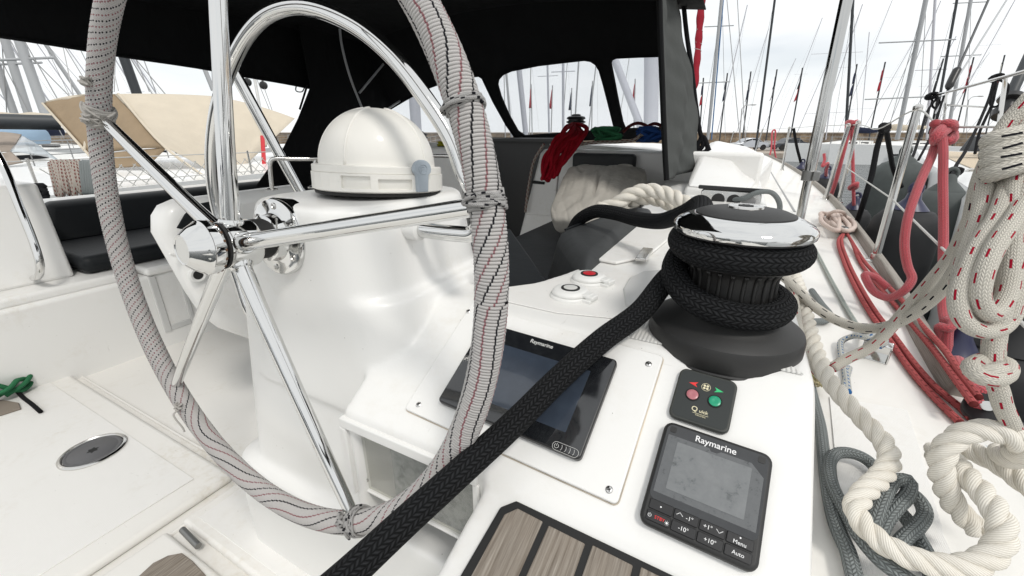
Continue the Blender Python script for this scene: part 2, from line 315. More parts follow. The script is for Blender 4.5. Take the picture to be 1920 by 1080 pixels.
    def loft(s, rings, closed=True, caps=True, mi=0):
        n = len(rings[0]); o = len(s.v)
        for r in rings: s.v += [tuple(p) for p in r]
        for i in range(len(rings) - 1):
            for j in range(n if closed else n - 1):
                j2 = (j + 1) % n; s.f.append([o + i * n + j, o + i * n + j2, o + (i + 1) * n + j2, o + (i + 1) * n + j]); s.mi.append(mi)
                s.uv += [(j / n, i / 10), ((j + 1) / n, i / 10), ((j + 1) / n, (i + 1) / 10), (j / n, (i + 1) / 10)]
        if caps:
            s.f.append([o + j for j in range(n)][::-1]); s.uv += [(0, 0)] * n; s.mi.append(mi)
            s.f.append([o + (len(rings) - 1) * n + j for j in range(n)]); s.uv += [(0, 0)] * n; s.mi.append(mi)
        return s

def obj(name, mb, mat, parent=None, smooth=40, bevel=0, bseg=3, fix=True):
    me = bpy.data.meshes.new(name); me.from_pydata(mb.v, [], mb.f)
    for k in (mat if isinstance(mat, (list, tuple)) else [mat]): me.materials.append(M[k])
    ul = me.uv_layers.new(name='UVMap'); ul.data.foreach_set('uv', np.array(mb.uv, np.float32).ravel())
    if any(mb.mi): me.polygons.foreach_set('material_index', mb.mi)
    if fix and len(mb.f) < 60000:
        bm = bmesh.new(); bm.from_mesh(me); bmesh.ops.recalc_face_normals(bm, faces=bm.faces); bm.to_mesh(me); bm.free()
    me.polygons.foreach_set('use_smooth', [True] * len(me.polygons))
    if smooth < 180: me.set_sharp_from_angle(angle=R_(smooth))
    me.update(); o = bpy.data.objects.new(name, me); C.objects.link(o)
    if parent is not None: o.parent = parent
    if bevel:
        b = o.modifiers.new('Bevel', 'BEVEL'); b.width = bevel; b.segments = bseg; b.limit_method = 'ANGLE'; b.angle_limit = R_(35); b.harden_normals = False
    return o
def tag(o, label=None, cat=None, group=None, kind=None):
    for k, v in (('label', label), ('category', cat), ('group', group), ('kind', kind)):
        if v: o[k] = v
    return o
def thing(name, label, cat, M=None, group=None):
    o = bpy.data.objects.new(name, None); C.objects.link(o); o.empty_display_size = .05
    if M is not None: o.matrix_world = M if isinstance(M, Matrix) else Matrix.Translation(M)
    return tag(o, label, cat, group)
def copy_tree(o, parent=None):
    c = o.copy(); C.objects.link(c); c.parent = parent
    for ch in list(o.children): copy_tree(ch, c)
    return c
def spline(pts, per=10, closed=False):
    P = [np.array(tuple(p), float) for p in pts]; n = len(P); outp = []
    for i in range(n if closed else n - 1):
        g = (lambda k: P[k % n]) if closed else (lambda k: P[k] if 0 <= k < n else (2 * P[0] - P[1] if k < 0 else 2 * P[-1] - P[-2]))
        p0, p1, p2, p3 = g(i - 1), g(i), g(i + 1), g(i + 2)
        d = lambda a, b: max(np.linalg.norm(b - a) ** .5, 1e-6)
        t0 = 0; t1 = t0 + d(p0, p1); t2 = t1 + d(p1, p2); t3 = t2 + d(p2, p3)
        for k in range(per):
            t = t1 + (t2 - t1) * k / per
            A1 = (t1 - t) / (t1 - t0) * p0 + (t - t0) / (t1 - t0) * p1; A2 = (t2 - t) / (t2 - t1) * p1 + (t - t1) / (t2 - t1) * p2; A3 = (t3 - t) / (t3 - t2) * p2 + (t - t2) / (t3 - t2) * p3
            B1 = (t2 - t) / (t2 - t0) * A1 + (t - t0) / (t2 - t0) * A2; B2 = (t3 - t) / (t3 - t1) * A2 + (t - t1) / (t3 - t1) * A3
            outp.append((t2 - t) / (t2 - t1) * B1 + (t - t1) / (t2 - t1) * B2)
    if not closed: outp.append(P[-1])
    return np.array(outp)
def resample(P, step):
    P = np.asarray(P); d = np.concatenate([[0], np.cumsum(np.linalg.norm(np.diff(P, axis=0), axis=1))]); n = max(2, int(d[-1] / step)); t = np.linspace(0, d[-1], n + 1)
    return np.stack([np.interp(t, d, P[:, k]) for k in range(3)], 1)
def laid(mb, path, r, pitch, n=9, step=None):      # three-strand laid rope
    P = resample(path, step or pitch / 14); T = np.gradient(P, axis=0); T /= np.linalg.norm(T, axis=1)[:, None]
    U = np.empty_like(P); a = np.array([0, 0, 1.]) if abs(T[0][2]) < .9 else np.array([1., 0, 0]); U[0] = a - T[0] * (a @ T[0]); U[0] /= np.linalg.norm(U[0])
    for i in range(1, len(P)):
        w = U[i - 1] - T[i] * (U[i - 1] @ T[i]); U[i] = w / np.linalg.norm(w)
    B = np.cross(T, U); s_ = np.concatenate([[0], np.cumsum(np.linalg.norm(np.diff(P, axis=0), axis=1))])
    for k in range(3):
        ph = 2 * np.pi * (s_ / pitch + k / 3); Q = P + r * .5 * (np.cos(ph)[:, None] * U + np.sin(ph)[:, None] * B)
        mb.tube(Q, r * .56, n)
    return mb
def sgp(v, p): return math.copysign(abs(v) ** p, v)
def frame(o, ex, ey=None, ez=None):
    ex = Vector(ex).normalized()
    if ey is not None: ez = ex.cross(Vector(ey)).normalized(); ey = ez.cross(ex)
    else: ez = Vector(ez); ez = (ez - ex * ez.dot(ex)).normalized(); ey = ez.cross(ex)
    m_ = Matrix.Identity(4)
    for i, a in enumerate((ex, ey, ez)):
        for k in range(3): m_[k][i] = a[k]
    m_.translation = Vector(o); return m_
def axisM(o, d):      # local Z along d
    d = Vector(d).normalized(); q_ = d.to_track_quat('Z', 'Y'); return Matrix.Translation(Vector(o)) @ q_.to_matrix().to_4x4()
def rrect(x0, y0, x1, y1, r, n=5):
    o = []
    for cx, cy, a in ((x1 - r, y1 - r, 0), (x0 + r, y1 - r, 90), (x0 + r, y0 + r, 180), (x1 - r, y0 + r, 270)):
        for k in range(n + 1):
            t = R_(a + 90 * k / n); o.append((cx + r * math.cos(t), cy + r * math.sin(t)))
    return o
def sheet(name, outer, holes, M_, thick, mat, parent=None):      # flat cloth or board with openings, given real thickness
    cu = bpy.data.curves.new(name, 'CURVE'); cu.dimensions = '2D'; cu.fill_mode = 'BOTH'; cu.extrude = thick / 2
    for pl in [outer] + list(holes):
        sp = cu.splines.new('POLY'); sp.points.add(len(pl) - 1); sp.use_cyclic_u = True
        for p_, (x, y) in zip(sp.points, pl): p_.co = (x, y, 0, 1)
    t = bpy.data.objects.new(name + '_tmp', cu); pass
    me = bpy.data.meshes.new_from_object(t); bpy.data.objects.remove(t); bpy.data.curves.remove(cu)
    me.transform(M_); me.materials.clear(); me.materials.append(M[mat]); me.name = name
    o = bpy.data.objects.new(name, me); C.objects.link(o)
    if parent is not None: o.parent = parent
    return o
def text(s_, size, x, y, z, mat, parent, rot=0.0, name='lettering', align='CENTER', shear=0.0, bold=0.0):
    cu = bpy.data.curves.new(name, 'FONT'); cu.body = s_; cu.size = size; cu.align_x = align; cu.align_y = 'CENTER'; cu.extrude = .00012; cu.shear = shear; cu.offset = bold
    t = bpy.data.objects.new(name + '_tmp', cu); pass
    me = bpy.data.meshes.new_from_object(t); bpy.data.objects.remove(t); bpy.data.curves.remove(cu)
    me.transform(Matrix.Translation((x, y, z)) @ Matrix.Rotation(rot, 4, 'Z')); me.materials.clear(); me.materials.append(M[mat])
    o = bpy.data.objects.new(name, me); C.objects.link(o); o.parent = parent; return o
def to_plane(M_, x, y):          # sight line meets the local XY plane of M_: local coordinates
    n = M_.to_3x3() @ Vector((0, 0, 1)); o = M_.translation; r = ray(x, y); p = r * (o.dot(n) / r.dot(n)); q_ = M_.inverted() @ p; return (q_.x, q_.y)
def screw(parent, x, y, z, r=.0042, name='screw'):
    mb = MB().lathe([(r, 0), (r, .0006), (r * .8, .0014), (r * .3, .0018)], 16, Matrix.Translation((x, y, z)))
    o = obj(name, mb, 'steel', parent)
    k = MB()
    for a in (.4, .4 + math.pi / 2): k.box((-r * .55, -r * .13, .0012), (r * .55, r * .13, .0021), 0, Matrix.Translation((x, y, z)) @ Matrix.Rotation(a, 4, 'Z'))
    obj('screw_slot', k, 'rubber', o); return o
# ================================================================== our own yacht: the moulded boat
yacht = thing('sailing_yacht', 'white sailing yacht whose cockpit and starboard side deck fill the foreground', 'sailing yacht', Vector((-1.0, 1.0, -1.0)))
def ypart(name, mb, mat, **k):
    o = obj(name, mb, mat, None, **k); o.parent = yacht; o.matrix_parent_inverse = Matrix.Translation((1.0, -1.0, 1.0)); return o
P0 = ray(1320, 940) * .44; SL = .62; ZF = -.272
def pz(Y): return P0.z + SL * (Y - P0.y)          # instrument slope
YT = P0.y + (ZF - P0.z) / SL                      # where it meets the flat coaming top
PAN = frame(P0, (1, -.042, -.042 * SL), (.042, 1, SL))
XO = .118
b = MB()
def wedge(x0, x1, y0, y1, zf, zb, xo=0.0):         # block with sloping top; outer side leans out by xo
    b.hexa([(x0, y0, -1.03), (x1 + xo, y0, -1.03), (x1 + xo, y1, -1.03), (x0, y1, -1.03), (x0, y0, zf), (x1, y0, zf), (x1, y1, zb), (x0, y1, zb)])
YP = .343
zt = lambda Y: pz(YP) - .012 + .30 * (Y - YP)      # slope that carries the teak pad
wedge(-.218, XO + .022, -.2, YP, zt(-.2), zt(YP), .12)
wedge(-.218, XO, YP - .01, YT, pz(YP - .01), ZF, .12)
wedge(-.478, -.2, YP + .075, YT, pz(YP + .075), ZF)
wedge(-.12, XO, YT - .004, 1.25, ZF, ZF, .12)
cv_ = [onz(x, y, ZF) for x, y in [(1150, 462), (1112, 490), (1060, 510), (1012, 525), (962, 536), (900, 533), (848, 522)]]
b.prism([(-.478, YT - .004), (-.10, YT - .004), (-.10, 1.25)] + [(-.30, 1.25)] + [(p.x, p.y) for p in cv_] + [(-.478, cv_[-1].y)], ZF + 1.03, None, 0, -1.03)
# face with the recess for the engine panel
b.hexa([(-.478, YP, pz(YP) - .035), (-.2, YP, pz(YP) - .035), (-.2, YP + .09, pz(YP) - .035), (-.478, YP + .09, pz(YP) - .035), (-.478, YP, pz(YP)), (-.2, YP, pz(YP)), (-.2, YP + .09, pz(YP + .09)), (-.478, YP + .09, pz(YP + .09))])
b.box((-.478, YP, -1.03), (-.452, YP + .09, pz(YP) - .03)); b.box((-.235, YP, -1.03), (-.2, YP + .09, pz(YP) - .03)); b.box((-.478, YP, -1.03), (-.2, YP + .09, -.615))
# steering pedestal
def ring(cx, cy, hx, hy, r, z): return [(cx + x, cy + y, z) for x, y in rrect(-hx, -hy, hx, hy, r, 6)]
b.loft([ring(-.70, .60, .30, .22, .07, -1.03), ring(-.70, .60, .30, .22, .07, -.86), ring(-.69, .585, .28, .205, .07, -.72), ring(-.685, .59, .245, .185, .07, -.70), ring(-.665, .585, .225, .175, .08, -.45), ring(-.650, .58, .20, .175, .085, -.30), ring(-.628, .58, .158, .172, .09, -.16), ring(-.622, .58, .143, .170, .09, -.115), ring(-.622, .58, .138, .165, .085, -.105)])
# flare where the pedestal runs out on to the console
b.loft([ring(-.62, .60, .235, .20, .09, -.46), ring(-.625, .585, .205, .18, .08, -.33), ring(-.63, .58, .19, .17, .08, -.25)])
helm = ypart('helm_console', b, 'gelcoat', smooth=180)
md = helm.modifiers.new('Remesh', 'REMESH'); md.mode = 'VOXEL'; md.voxel_size = .0055; md.use_smooth_shade = True
md = helm.modifiers.new('Smooth', 'SMOOTH'); md.factor = .5; md.iterations = 14
# coaming further forward, deck, hull, toe rail
b = MB(); b.hexa([(-.30, 1.245, -1), (XO + .11, 1.245, -1), (XO + .11, 3.1, -1), (-.42, 3.1, -1), (-.30, 1.245, ZF + .0003), (XO, 1.245, ZF + .0003), (XO + .0, 3.1, ZF), (-.42, 3.1, ZF)])
ypart('coaming', b, 'gelcoat', bevel=.018, bseg=4)
rail_pts = [(-.6, .40), (.4, .415), (.97, .435), (1.33, .465), (1.6, .495), (2.05, .53), (3.5, .62), (5.2, .655), (7.5, .62), (9.5, .54), (11.6, .40), (13.2, .05), (14.2, -.55)]
rs = spline([(x, y, 0) for y, x in rail_pts], 6)
b = MB(); n = len(rs); CX = -1.7
vt = [(x, y, DECK) for x, y, _ in rs] + [(x + .02, y, -1.4) for x, y, _ in rs] + [(x - .28, y, -2.9) for x, y, _ in rs]
pt_ = [(2 * CX - x, y, DECK) for x, y, _ in rs] + [(2 * CX - x - .02, y, -1.4) for x, y, _ in rs] + [(2 * CX - x + .28, y, -2.9) for x, y, _ in rs]
F = []
for i in range(n - 1): F += [[i, i + 1, n + i + 1, n + i], [n + i, n + i + 1, 2 * n + i + 1, 2 * n + i]]
b.add(vt, F); b.add(pt_, [f[::-1] for f in F]); ypart('hull', b, 'hull_white', smooth=60)
b = MB(); dkv = []; dF = []
for i in range(n):
    x, y, _ = rs[i]; inner = .06 if y < 3.2 else max(CX, -1.7)
    dkv += [(x, y, DECK), (inner, y, DECK + (.0 if y < 3.2 else .07)), (x, y, DECK - .05), (inner, y, DECK - .05)]
for i in range(n - 1):
    o = 4 * i; dF += [[o, o + 1, o + 5, o + 4], [o + 2, o + 6, o + 7, o + 3], [o + 1, o + 3, o + 7, o + 5]]
b.add(dkv, dF); b.add([(2 * CX - x, y, z) for x, y, z in dkv], [f[::-1] for f in dF]); ypart('side_deck', b, 'gelcoat_dirty', smooth=30)
b = MB(); b.loft([[(x - .032, y, DECK - .01), (x + .006, y, DECK - .01), (x + .002, y, DECK + .030), (x - .022, y, DECK + .034)] for x, y, _ in rs if y > .93])
ypart('toe_rail', b, 'grey_teak', bevel=.006)
b = MB(); b.tube([(x + .012, y, DECK - .03) for x, y, _ in rs if y > .5], .012, 8); ypart('rubbing_strake', b, 'gelcoat_grey')
# moulded non-slip fields on the side deck, beside the coaming and by the toe rail
b = MB()
for poly in ([(1600, 820), (1540, 700), (1700, 760), (1725, 860), (1760, 1010), (1690, 1075), (1640, 1076)],):
    b.slab([dk(x, y, .0005) for x, y in [(1555, 745), (1700, 770), (1730, 862), (1770, 1010), (1800, 1078), (1640, 1200), (1590, 1078), (1570, 900)]], (0, 0, .0022))
ypart('nonskid_field', b, 'nonskid')
b = MB(); b.slab([onz(x, y, ZF + .0005) for x, y in [(905, 546), (1010, 532), (1085, 512), (1190, 512), (1225, 525), (1205, 562), (1150, 598), (1045, 588), (955, 568)]], (0, 0, .002)); ypart('nonskid_field', b, 'nonskid', bevel=.0008, bseg=1)
WC = Vector((.013, .615, ZF))                       # winch centre
b = MB(); arc = []
for k in range(25):
    a = R_(-178 + 150 * k / 24); arc.append((WC.x + .152 * math.cos(a), max(YT + .004, WC.y + .152 * math.sin(a)), ZF + .0006))
arc2 = [(WC.x + .07 * math.cos(R_(-178 + 150 * k / 24)), WC.y + .07 * math.sin(R_(-178 + 150 * k / 24)), ZF + .0006) for k in range(25)][::-1]
arc = [(min(x, XO - .012), y, z) for x, y, z in arc]; arc2 = [(x, max(y, YT + .006), z) for x, y, z in arc2]
b.slab(arc + arc2, (0, 0, .0018)); ypart('ribbed_strip', b, 'ribbed', smooth=30)
# raised crescent behind the winch
b = MB(); b.slab([onz(x, y, ZF) for x, y in [(1168, 545), (1180, 525), (1205, 513), (1240, 510), (1262, 522), (1258, 550), (1225, 575), (1190, 590), (1172, 575)]], (0, 0, .006)); ypart('winch_plinth', b, 'gelcoat_grey', bevel=.004)
# line-locker lid on the coaming with its hinge
lid = MB(); lid.slab([onz(x, y, ZF + .001) for x, y in [(1218, 388), (1262, 420), (1300, 412), (1215, 484), (1155, 497), (1105, 488)]], (0, 0, .007)); lo_ = ypart('locker_lid', lid, 'nonskid', bevel=.004)
hb = MB(); hb.box((-.012, -.05, 0), (.012, .05, .008)); hg = obj('hinge', hb, 'steel', lo_, bevel=.002); hg.matrix_world = Matrix.Translation(onz(1208, 480, ZF + .008)) @ Matrix.Rotation(R_(2), 4, 'Z')
# cockpit floor, lockers and port side
b = MB(); b.box((-2.42, -1.6, -1.06), (-.2, 3.0, -1.004)); ypart('cockpit_floor', b, 'gelcoat_dirty')
lid = MB(); lid.box((-2.9, -.5, -1.004), (-1.222, .478, -.975)); lo_ = ypart('floor_hatch', lid, 'gelcoat_dirty', bevel=.014, bseg=4)
f2 = MB(); f2.box((-2.6, -.1, -.975), (-1.30, .41, -.9725)); ypart('nonskid_field', f2, 'nonskid', bevel=.001, bseg=1)
f2 = MB(); f2.tube(spline([(-2.9, .505, -1.002), (-1.5, .505, -1.002), (-1.21, .505, -1.002), (-1.193, .48, -1.002), (-1.193, -.4, -1.002)], 6), .006, 8); ypart('hatch_gutter', f2, 'gelcoat_dirty')
b = MB(); b.box((-1.185, .318, -1.004), (-.7, .62, -.982)); ypart('floor_hatch', b, 'gelcoat_dirty', bevel=.016, bseg=4)
f2 = MB(); f2.box((-1.15, .345, -.982), (-.72, .60, -.980)); ypart('nonskid_field', f2, 'nonskid', bevel=.001, bseg=1)
b = MB(); b.box((-1.185, -.5, -1.004), (-.7, .284, -.982)); fh = ypart('floor_hatch', b, 'gelcoat_dirty', bevel=.016, bseg=4)
b = MB(); tpp = [onz(x, y, -.981) for x, y in [(262, 1082), (288, 1058), (316, 1044), (342, 1039), (362, 1054), (384, 1078), (420, 1130), (300, 1180), (235, 1130)]]; b.prism([(p.x, p.y) for p in tpp], .006, None, 0, -.9815); ypart('teak_inlay', b, 'teak', bevel=.002)
b = MB(); b.tube([onz(342, 993, -.978), onz(372, 1024, -.978)], .008, 12); ypart('hinge', b, 'dull_steel')
b = MB(); b.box((-3.7, -1.2, -1.05), (-2.40, 3.0, -.635)); b.box((-3.7, .83, -.635), (-2.385, 3.0, -.597))
ypart('bench', b, 'gelcoat', bevel=.016, bseg=4)
b = MB(); b.box((-3.7, .2, -.64), (-2.42, .80, -.598)); ypart('bench_lid', b, 'gelcoat', bevel=.014, bseg=4)
b = MB(); b.box((-2.42, .835, -.93), (-2.393, .865, -.64)); b.box((-2.42, .955, -.93), (-2.393, .975, -.64)); b.box((-2.42, .865, -.93), (-2.396, .955, -.90)); ypart('drain_slot', b, 'gelcoat_grey', bevel=.004)
# port coaming with the slanted helm seat end
b = MB(); b.hexa([(-3.6, -1.2, -.6), (-2.56, -1.2, -.6), (-2.55, .64, -.6), (-3.6, .64, -.6), (-3.55, -1.2, -.2), (-2.66, -1.2, -.2), (-2.66, .66, -.2), (-3.55, .66, -.2)]); b.box((-3.7, .3, -.6), (-3.2, 3.0, -.37)); ypart('port_coaming', b, 'gelcoat', bevel=.014, bseg=4)
# starboard bench and its backrest face, companionway bulkhead, cabin top
b = MB(); b.box((-.98, .72, -1.03), (-.27, 2.75, -.60)); ypart('bench', b, 'gelcoat', bevel=.015)
bl_, br2 = ony(1012, 268, 2.75), ony(972, 445, 2.75)
b = MB(); b.slab([(.1, 2.75, -1.05), (br2.x + .02, 2.75, -1.05), tuple(br2), (bl_.x, 2.75, -.13), (bl_.x + .03, 2.75, -.10), (.1, 2.75, -.10)], (0, .1, 0)); b.box((-3.6, 2.75, -1.05), (-1.90, 2.85, -.10)); b.box((-1.90, 2.76, -1.6), (br2.x, 2.82, -.90)); ypart('companionway_bulkhead', b, 'gelcoat', bevel=.02)
b = MB(); b.box((-1.95, 2.99, -1.6), (-1.05, 3.04, -.03)); ypart('companionway_dark_board', b, 'black_plastic')  # black board put in to show the open companionway's dark inside
b = MB(); b.box((-1.95, 2.86, -.055), (-1.18, 3.02, -.035)); ypart('dark_hatch_strip', b, 'black_plastic')  # black strip carries the opening's painted dark up to the roof
YS = ((2.86, -.5, -.12), (5.5, -.5, -.16), (8.0, -.46, -.25), (9.3, -.46, -.42)); b = MB()
b.loft([[(-3.5, y, z0), (-3.25, y, z1), (-2.4, y, z1 + .05), (-1.90, y, z1 + .05), (-1.90, y, z0)] for y, z0, z1 in YS]); b.loft([[(-1.22, y, z0), (-1.22, y, z1 + .05), (-1.0, y, z1 + .05), (-.15, y, z1), (.12, y, z0)] for y, z0, z1 in YS])
b.loft([[(-1.90, y, z0), (-1.90, y, z1 + .047), (-1.22, y, z1 + .047), (-1.22, y, z0)] for y, z0, z1 in ((3.06, -.5, -.12),) + YS[1:]]); ypart('cabin_top', b, 'gelcoat', smooth=25)
# white moulded end of the cabin side where the hood ends, with its rope clutch
b = MB(); q4 = [ony(1284, 350, 2.15), ony(1399, 359, 2.15), ony(1450, 300, 5.2), ony(1330, 268, 5.2), ony(1314, 292, 2.75), ony(1371, 301, 2.75), ony(1400, 275, 5.0), ony(1345, 264, 5.0)]
b.hexa([(p.x, p.y, -.5) for p in q4[:4]] + [tuple(p) for p in q4[:2]] + [tuple(q4[2]), tuple(q4[3])]); b.hexa([tuple(q4[0]), tuple(q4[1]), tuple(q4[2]), tuple(q4[3])] + [tuple(p) for p in q4[4:]]); ypart('cabin_side_step', b, 'gelcoat', bevel=.02, bseg=4)

# ------------------------------------------------------------------ things on the cockpit floor and sole
cvr = thing('deck_plate', 'round grey inspection plate set in the white cockpit floor', 'deck plate', Vector((-1.716, .318, -.972)))
b = MB().lathe([(.085, 0), (.085, .003), (.081, .0062), (.076, .0066), (.0735, .0040), (.0725, .0015)], 56, capt=False); obj('ring', b, 'steel', cvr); b = MB().lathe([(.0715, 0), (.0715, .0035), (.070, .0044), (.064, .0044), (.063, .0036), (.0615, .0036), (.0605, .0044)], 56); obj('lid', b, simple('plate_grey', (.10, .10, .105), .5).name, cvr)
b = MB().prism([(.016 * (1 if k % 2 else .6) * math.cos(k * math.pi / 6), .016 * (1 if k % 2 else .6) * math.sin(k * math.pi / 6)) for k in range(12)], .0006, Matrix.Translation((0, 0, .0046))); obj('key_hole', b, 'rubber', cvr)
tp = thing('teak_pad', 'weathered teak slat pad with black seams in front of the autopilot display', 'teak pad')
PAD = frame((-.06, .2, zt(.2)), (1, 0, 0), (0, 1, .30)); tp.matrix_world = PAD
tl_ = to_plane(PAD, 958, 938); tr_ = to_plane(PAD, 1262, 1085)
X0, X1, Y1 = tl_[0] - .004, tr_[0] + .02, tl_[1]
b = MB(); out_ = [(X0 + .012, Y1), (X1, Y1 - .006), (X1 + .01, -.3), (X0 - .03, -.3), (X0 - .002, Y1 - .014)]; b.prism(out_, .006); obj('seam', b, 'rubber', tp, bevel=.002)
nS = 4
for k in range(nS):
    w = (X1 - X0 - .008) / nS; a = X0 + .008 + k * w; c_ = a + w - .0075
    y_ = Y1 - .008 - .003 * (k > 0)
    pts = [(a + (.010 if k == 0 else 0), y_), (c_, y_ - .002), (c_ - (.016 * (nS - 1 - k) / nS), -.3), (a - (.02 * (nS - k) / nS), -.3), (a - .001, y_ - .012)] if k == 0 else [(a, y_), (c_, y_ - .002), (c_ - (.016 * (nS - 1 - k) / nS), -.3), (a - (.02 * (nS - k) / nS), -.3)]
    bb = MB(); bb.prism(pts, .0075, None); obj('slat', bb, 'teak', tp, bevel=.0012, bseg=2)
# ------------------------------------------------------------------ engine panel behind its clear cover
ep = thing('engine_panel', 'engine gauge panel behind a scratched clear cover in the console recess', 'engine panel', Vector((-.355, YP, -.505)))
b = MB(); b.box((-.119, .066, -.095), (.119, .0745, .092)); obj('backing', b, 'gelcoat_dirty', ep)
b = MB(); b.prism(rrect(-.045, -.09, .115, .02, .006), .012, Matrix.Translation((0, .064, 0)) @ Matrix.Rotation(R_(90), 4, 'X')); obj('panel', b, 'black_plastic', ep, bevel=.002)
for x, z, r in ((-.01, -.01, .022), (.05, -.015, .018)):
    b = MB().lathe([(r, 0), (r, .004), (r * .85, .005), (r * .8, .003)], 28, Matrix.Translation((x, .052, z)) @ Matrix.Rotation(R_(90), 4, 'X')); obj('gauge', b, 'dark_glass', ep)
b = MB(); b.box((-.048, .018, -.062), (.112, .034, .060)); obj('display', b, 'gauge_card', ep, bevel=.002)
b = MB(); b.box((.07, .047, -.125), (.118, .06, -.078)); q_ = obj('switch_plate', b, 'black_plastic', ep, bevel=.002)
b = MB(); b.box((-.055, .05, -.1), (-.01, .06, -.078)); obj('switch_plate', b, 'black_plastic', ep, bevel=.002)
b = MB(); b.tube([(.095 + .007 * math.cos(R_(a)), .0465, -.1 + .007 * math.sin(R_(a))) for a in range(130, 411, 20)], .001, 6); b.tube([(.095, .0465, -.1), (.095, .0465, -.09)], .001, 6); obj('power_mark', b, 'white_print', q_)
b = MB(); b.box((-.119, .010, -.040), (.119, .0145, .088)); cv = obj('clear_cover', b, 'scratched_acrylic', ep, bevel=.002)
b = MB()
for lo, hi in (((-.122, -.006, .084), (.124, .02, .102)), ((-.126, -.006, -.046), (-.112, .02, .084)), ((.116, -.004, -.14), (.126, .02, .084)), ((-.112, .006, -.046), (.116, .017, -.041))): b.box(lo, hi)
obj('cover_frame', b, 'gelcoat', ep, bevel=.005)
for x, z in ((-.1, .07), (-.1, -.022), (.1, -.07)): obj('screw', MB().lathe([(.0045, 0), (.004, .002), (.001, .002)], 14, Matrix.Translation((x, .010, z)) @ Matrix.Rotation(R_(90), 4, 'X')), 'steel', cv)

# ------------------------------------------------------------------ chartplotter on its screwed plate
def quad(F, pts): return [to_plane(F, *p) for p in pts]
pl = thing('plotter_plate', 'white mounting plate with four corner screws round the chartplotter', 'mounting plate', PAN)
tl, tr, br, bl = quad(PAN, [(872, 566), (1240, 676), (1160, 952), (778, 776)])
x0, x1 = (tl[0] + bl[0]) / 2, (tr[0] + br[0]) / 2; y1, y0 = (tl[1] + tr[1]) / 2, (bl[1] + br[1]) / 2
b = MB().prism(rrect(x0, y0, x1, y1, .006), .0055, None, 0, .0005); obj('plate', b, 'gelcoat', pl, bevel=.0018)
b = MB().tube([(x, y, .0008) for x, y in rrect(x0 - .0006, y0 - .0006, x1 + .0006, y1 + .0006, .0066)], .0008, 6, True); obj('sealant_line', b, 'sealant', pl)
for p in ((880, 588), (788, 762), (1216, 687), (1143, 921)): x, y = to_plane(PAN, *p); screw(pl, x, y, .006)
ct = thing('chartplotter', 'black glass chartplotter with reflected blue toned into its screen on the white plate', 'chartplotter', PAN)
tl, tr, br, bl = quad(PAN, [(908, 612), (1156, 686), (1095, 873), (835, 764)])
x0, x1 = (tl[0] + bl[0]) / 2, (tr[0] + br[0]) / 2; y1, y0 = (tl[1] + tr[1]) / 2, (bl[1] + br[1]) / 2; w, h = x1 - x0, y1 - y0
b = MB().prism(rrect(x0, y0, x1, y1, .006), .011, None, 0, .006); obj('case', b, 'black_plastic', ct, bevel=.0025)
b = MB().prism(rrect(x0 + .002, y0 + .002, x1 - .002, y1 - .002, .005), .0009, None, 0, .0165); obj('glass', b, 'screen', ct)
b = MB().prism(rrect(x0 + .13 * w, y0 + .17 * h, x1 - .13 * w, y1 - .20 * h, .001), .0004, None, 0, .01735); obj('display', b, 'plotter_lcd', ct)
tx, ty = to_plane(PAN, 1020, 657); text('Raymarine', .0085, tx, ty, .0176, 'silver_print', ct, bold=.00008)
tx, ty = to_plane(PAN, 1064, 852); cap = rrect(tx - .0165, ty - .005, tx + .0165, ty + .005, .0049)
b = MB().tube([(x, y, .0176) for x, y in cap], .00025, 5, True)
b.tube([(tx - .0115 + .0026 * math.cos(R_(a)), ty + .0026 * math.sin(R_(a)), .0176) for a in range(125, 416, 24)], .00028, 5); b.tube([(tx - .0115, ty, .0176), (tx - .0115, ty + .0035, .0176)], .00028, 5)
for k in range(4): b.tube([(tx - .006 + .0052 * k + .0016 * math.cos(R_(a)), ty + .0034 * math.sin(R_(a)), .0176) for a in range(-70, 71, 20)], .00025, 5)
obj('power_symbol', b, 'silver_print', ct)

# ------------------------------------------------------------------ bow thruster control
bt = thing('thruster_panel', 'small black control panel with a red and a green button above the autopilot', 'control panel', PAN)
tl, tr, br, bl = quad(PAN, [(1274, 692), (1384, 722), (1364, 818), (1254, 786)])
cx = sum(p[0] for p in (tl, tr, br, bl)) / 4; cy = sum(p[1] for p in (tl, tr, br, bl)) / 4; hw = ((tr[0] - tl[0]) + (br[0] - bl[0])) / 4; hh = ((tl[1] - bl[1]) + (tr[1] - br[1])) / 4
b = MB().prism(rrect(cx - hw, cy - hh, cx + hw, cy + hh, .009), .007, None, 0, .0004); obj('case', b, simple('dark_olive', (.035, .038, .034), .5, bump=.05, bscale=500).name, bt, bevel=.002)
b = MB().prism(rrect(cx - hw + .003, cy - hh + .003, cx + hw - .003, cy + hh - .003, .007), .0006, None, 0, .0072); obj('face', b, simple('panel_face', (.020, .024, .023), .3).name, bt)
for s, m_, sgn in ((-1, 'pink_plastic', -1), (1, 'green_plastic', 1)):
    bx = cx + s * .0125; by = cy + .0005
    b = MB().lathe([(.0082, 0), (.0082, .001), (.0076, .0014), (.0070, .001)], 28, Matrix.Translation((bx, by, .0074))); o = obj('button_ring', b, 'rubber', bt)
    b = MB().lathe([(.0066, 0), (.0066, .0016), (.005, .0023), (.0026, .0021), (.0008, .0017)], 28, Matrix.Translation((bx, by, .0076))); obj('button', b, m_, bt)
    ax = cx + s * .0145; ay = cy + .0155
    b = MB().prism([(ax - s * .005, ay + .0034), (ax + s * .005, ay), (ax - s * .005, ay - .0034), (ax - s * .0026, ay)], .0003, None, 0, .0078); obj('arrow', b, 'red_print' if s < 0 else 'green_print', bt)
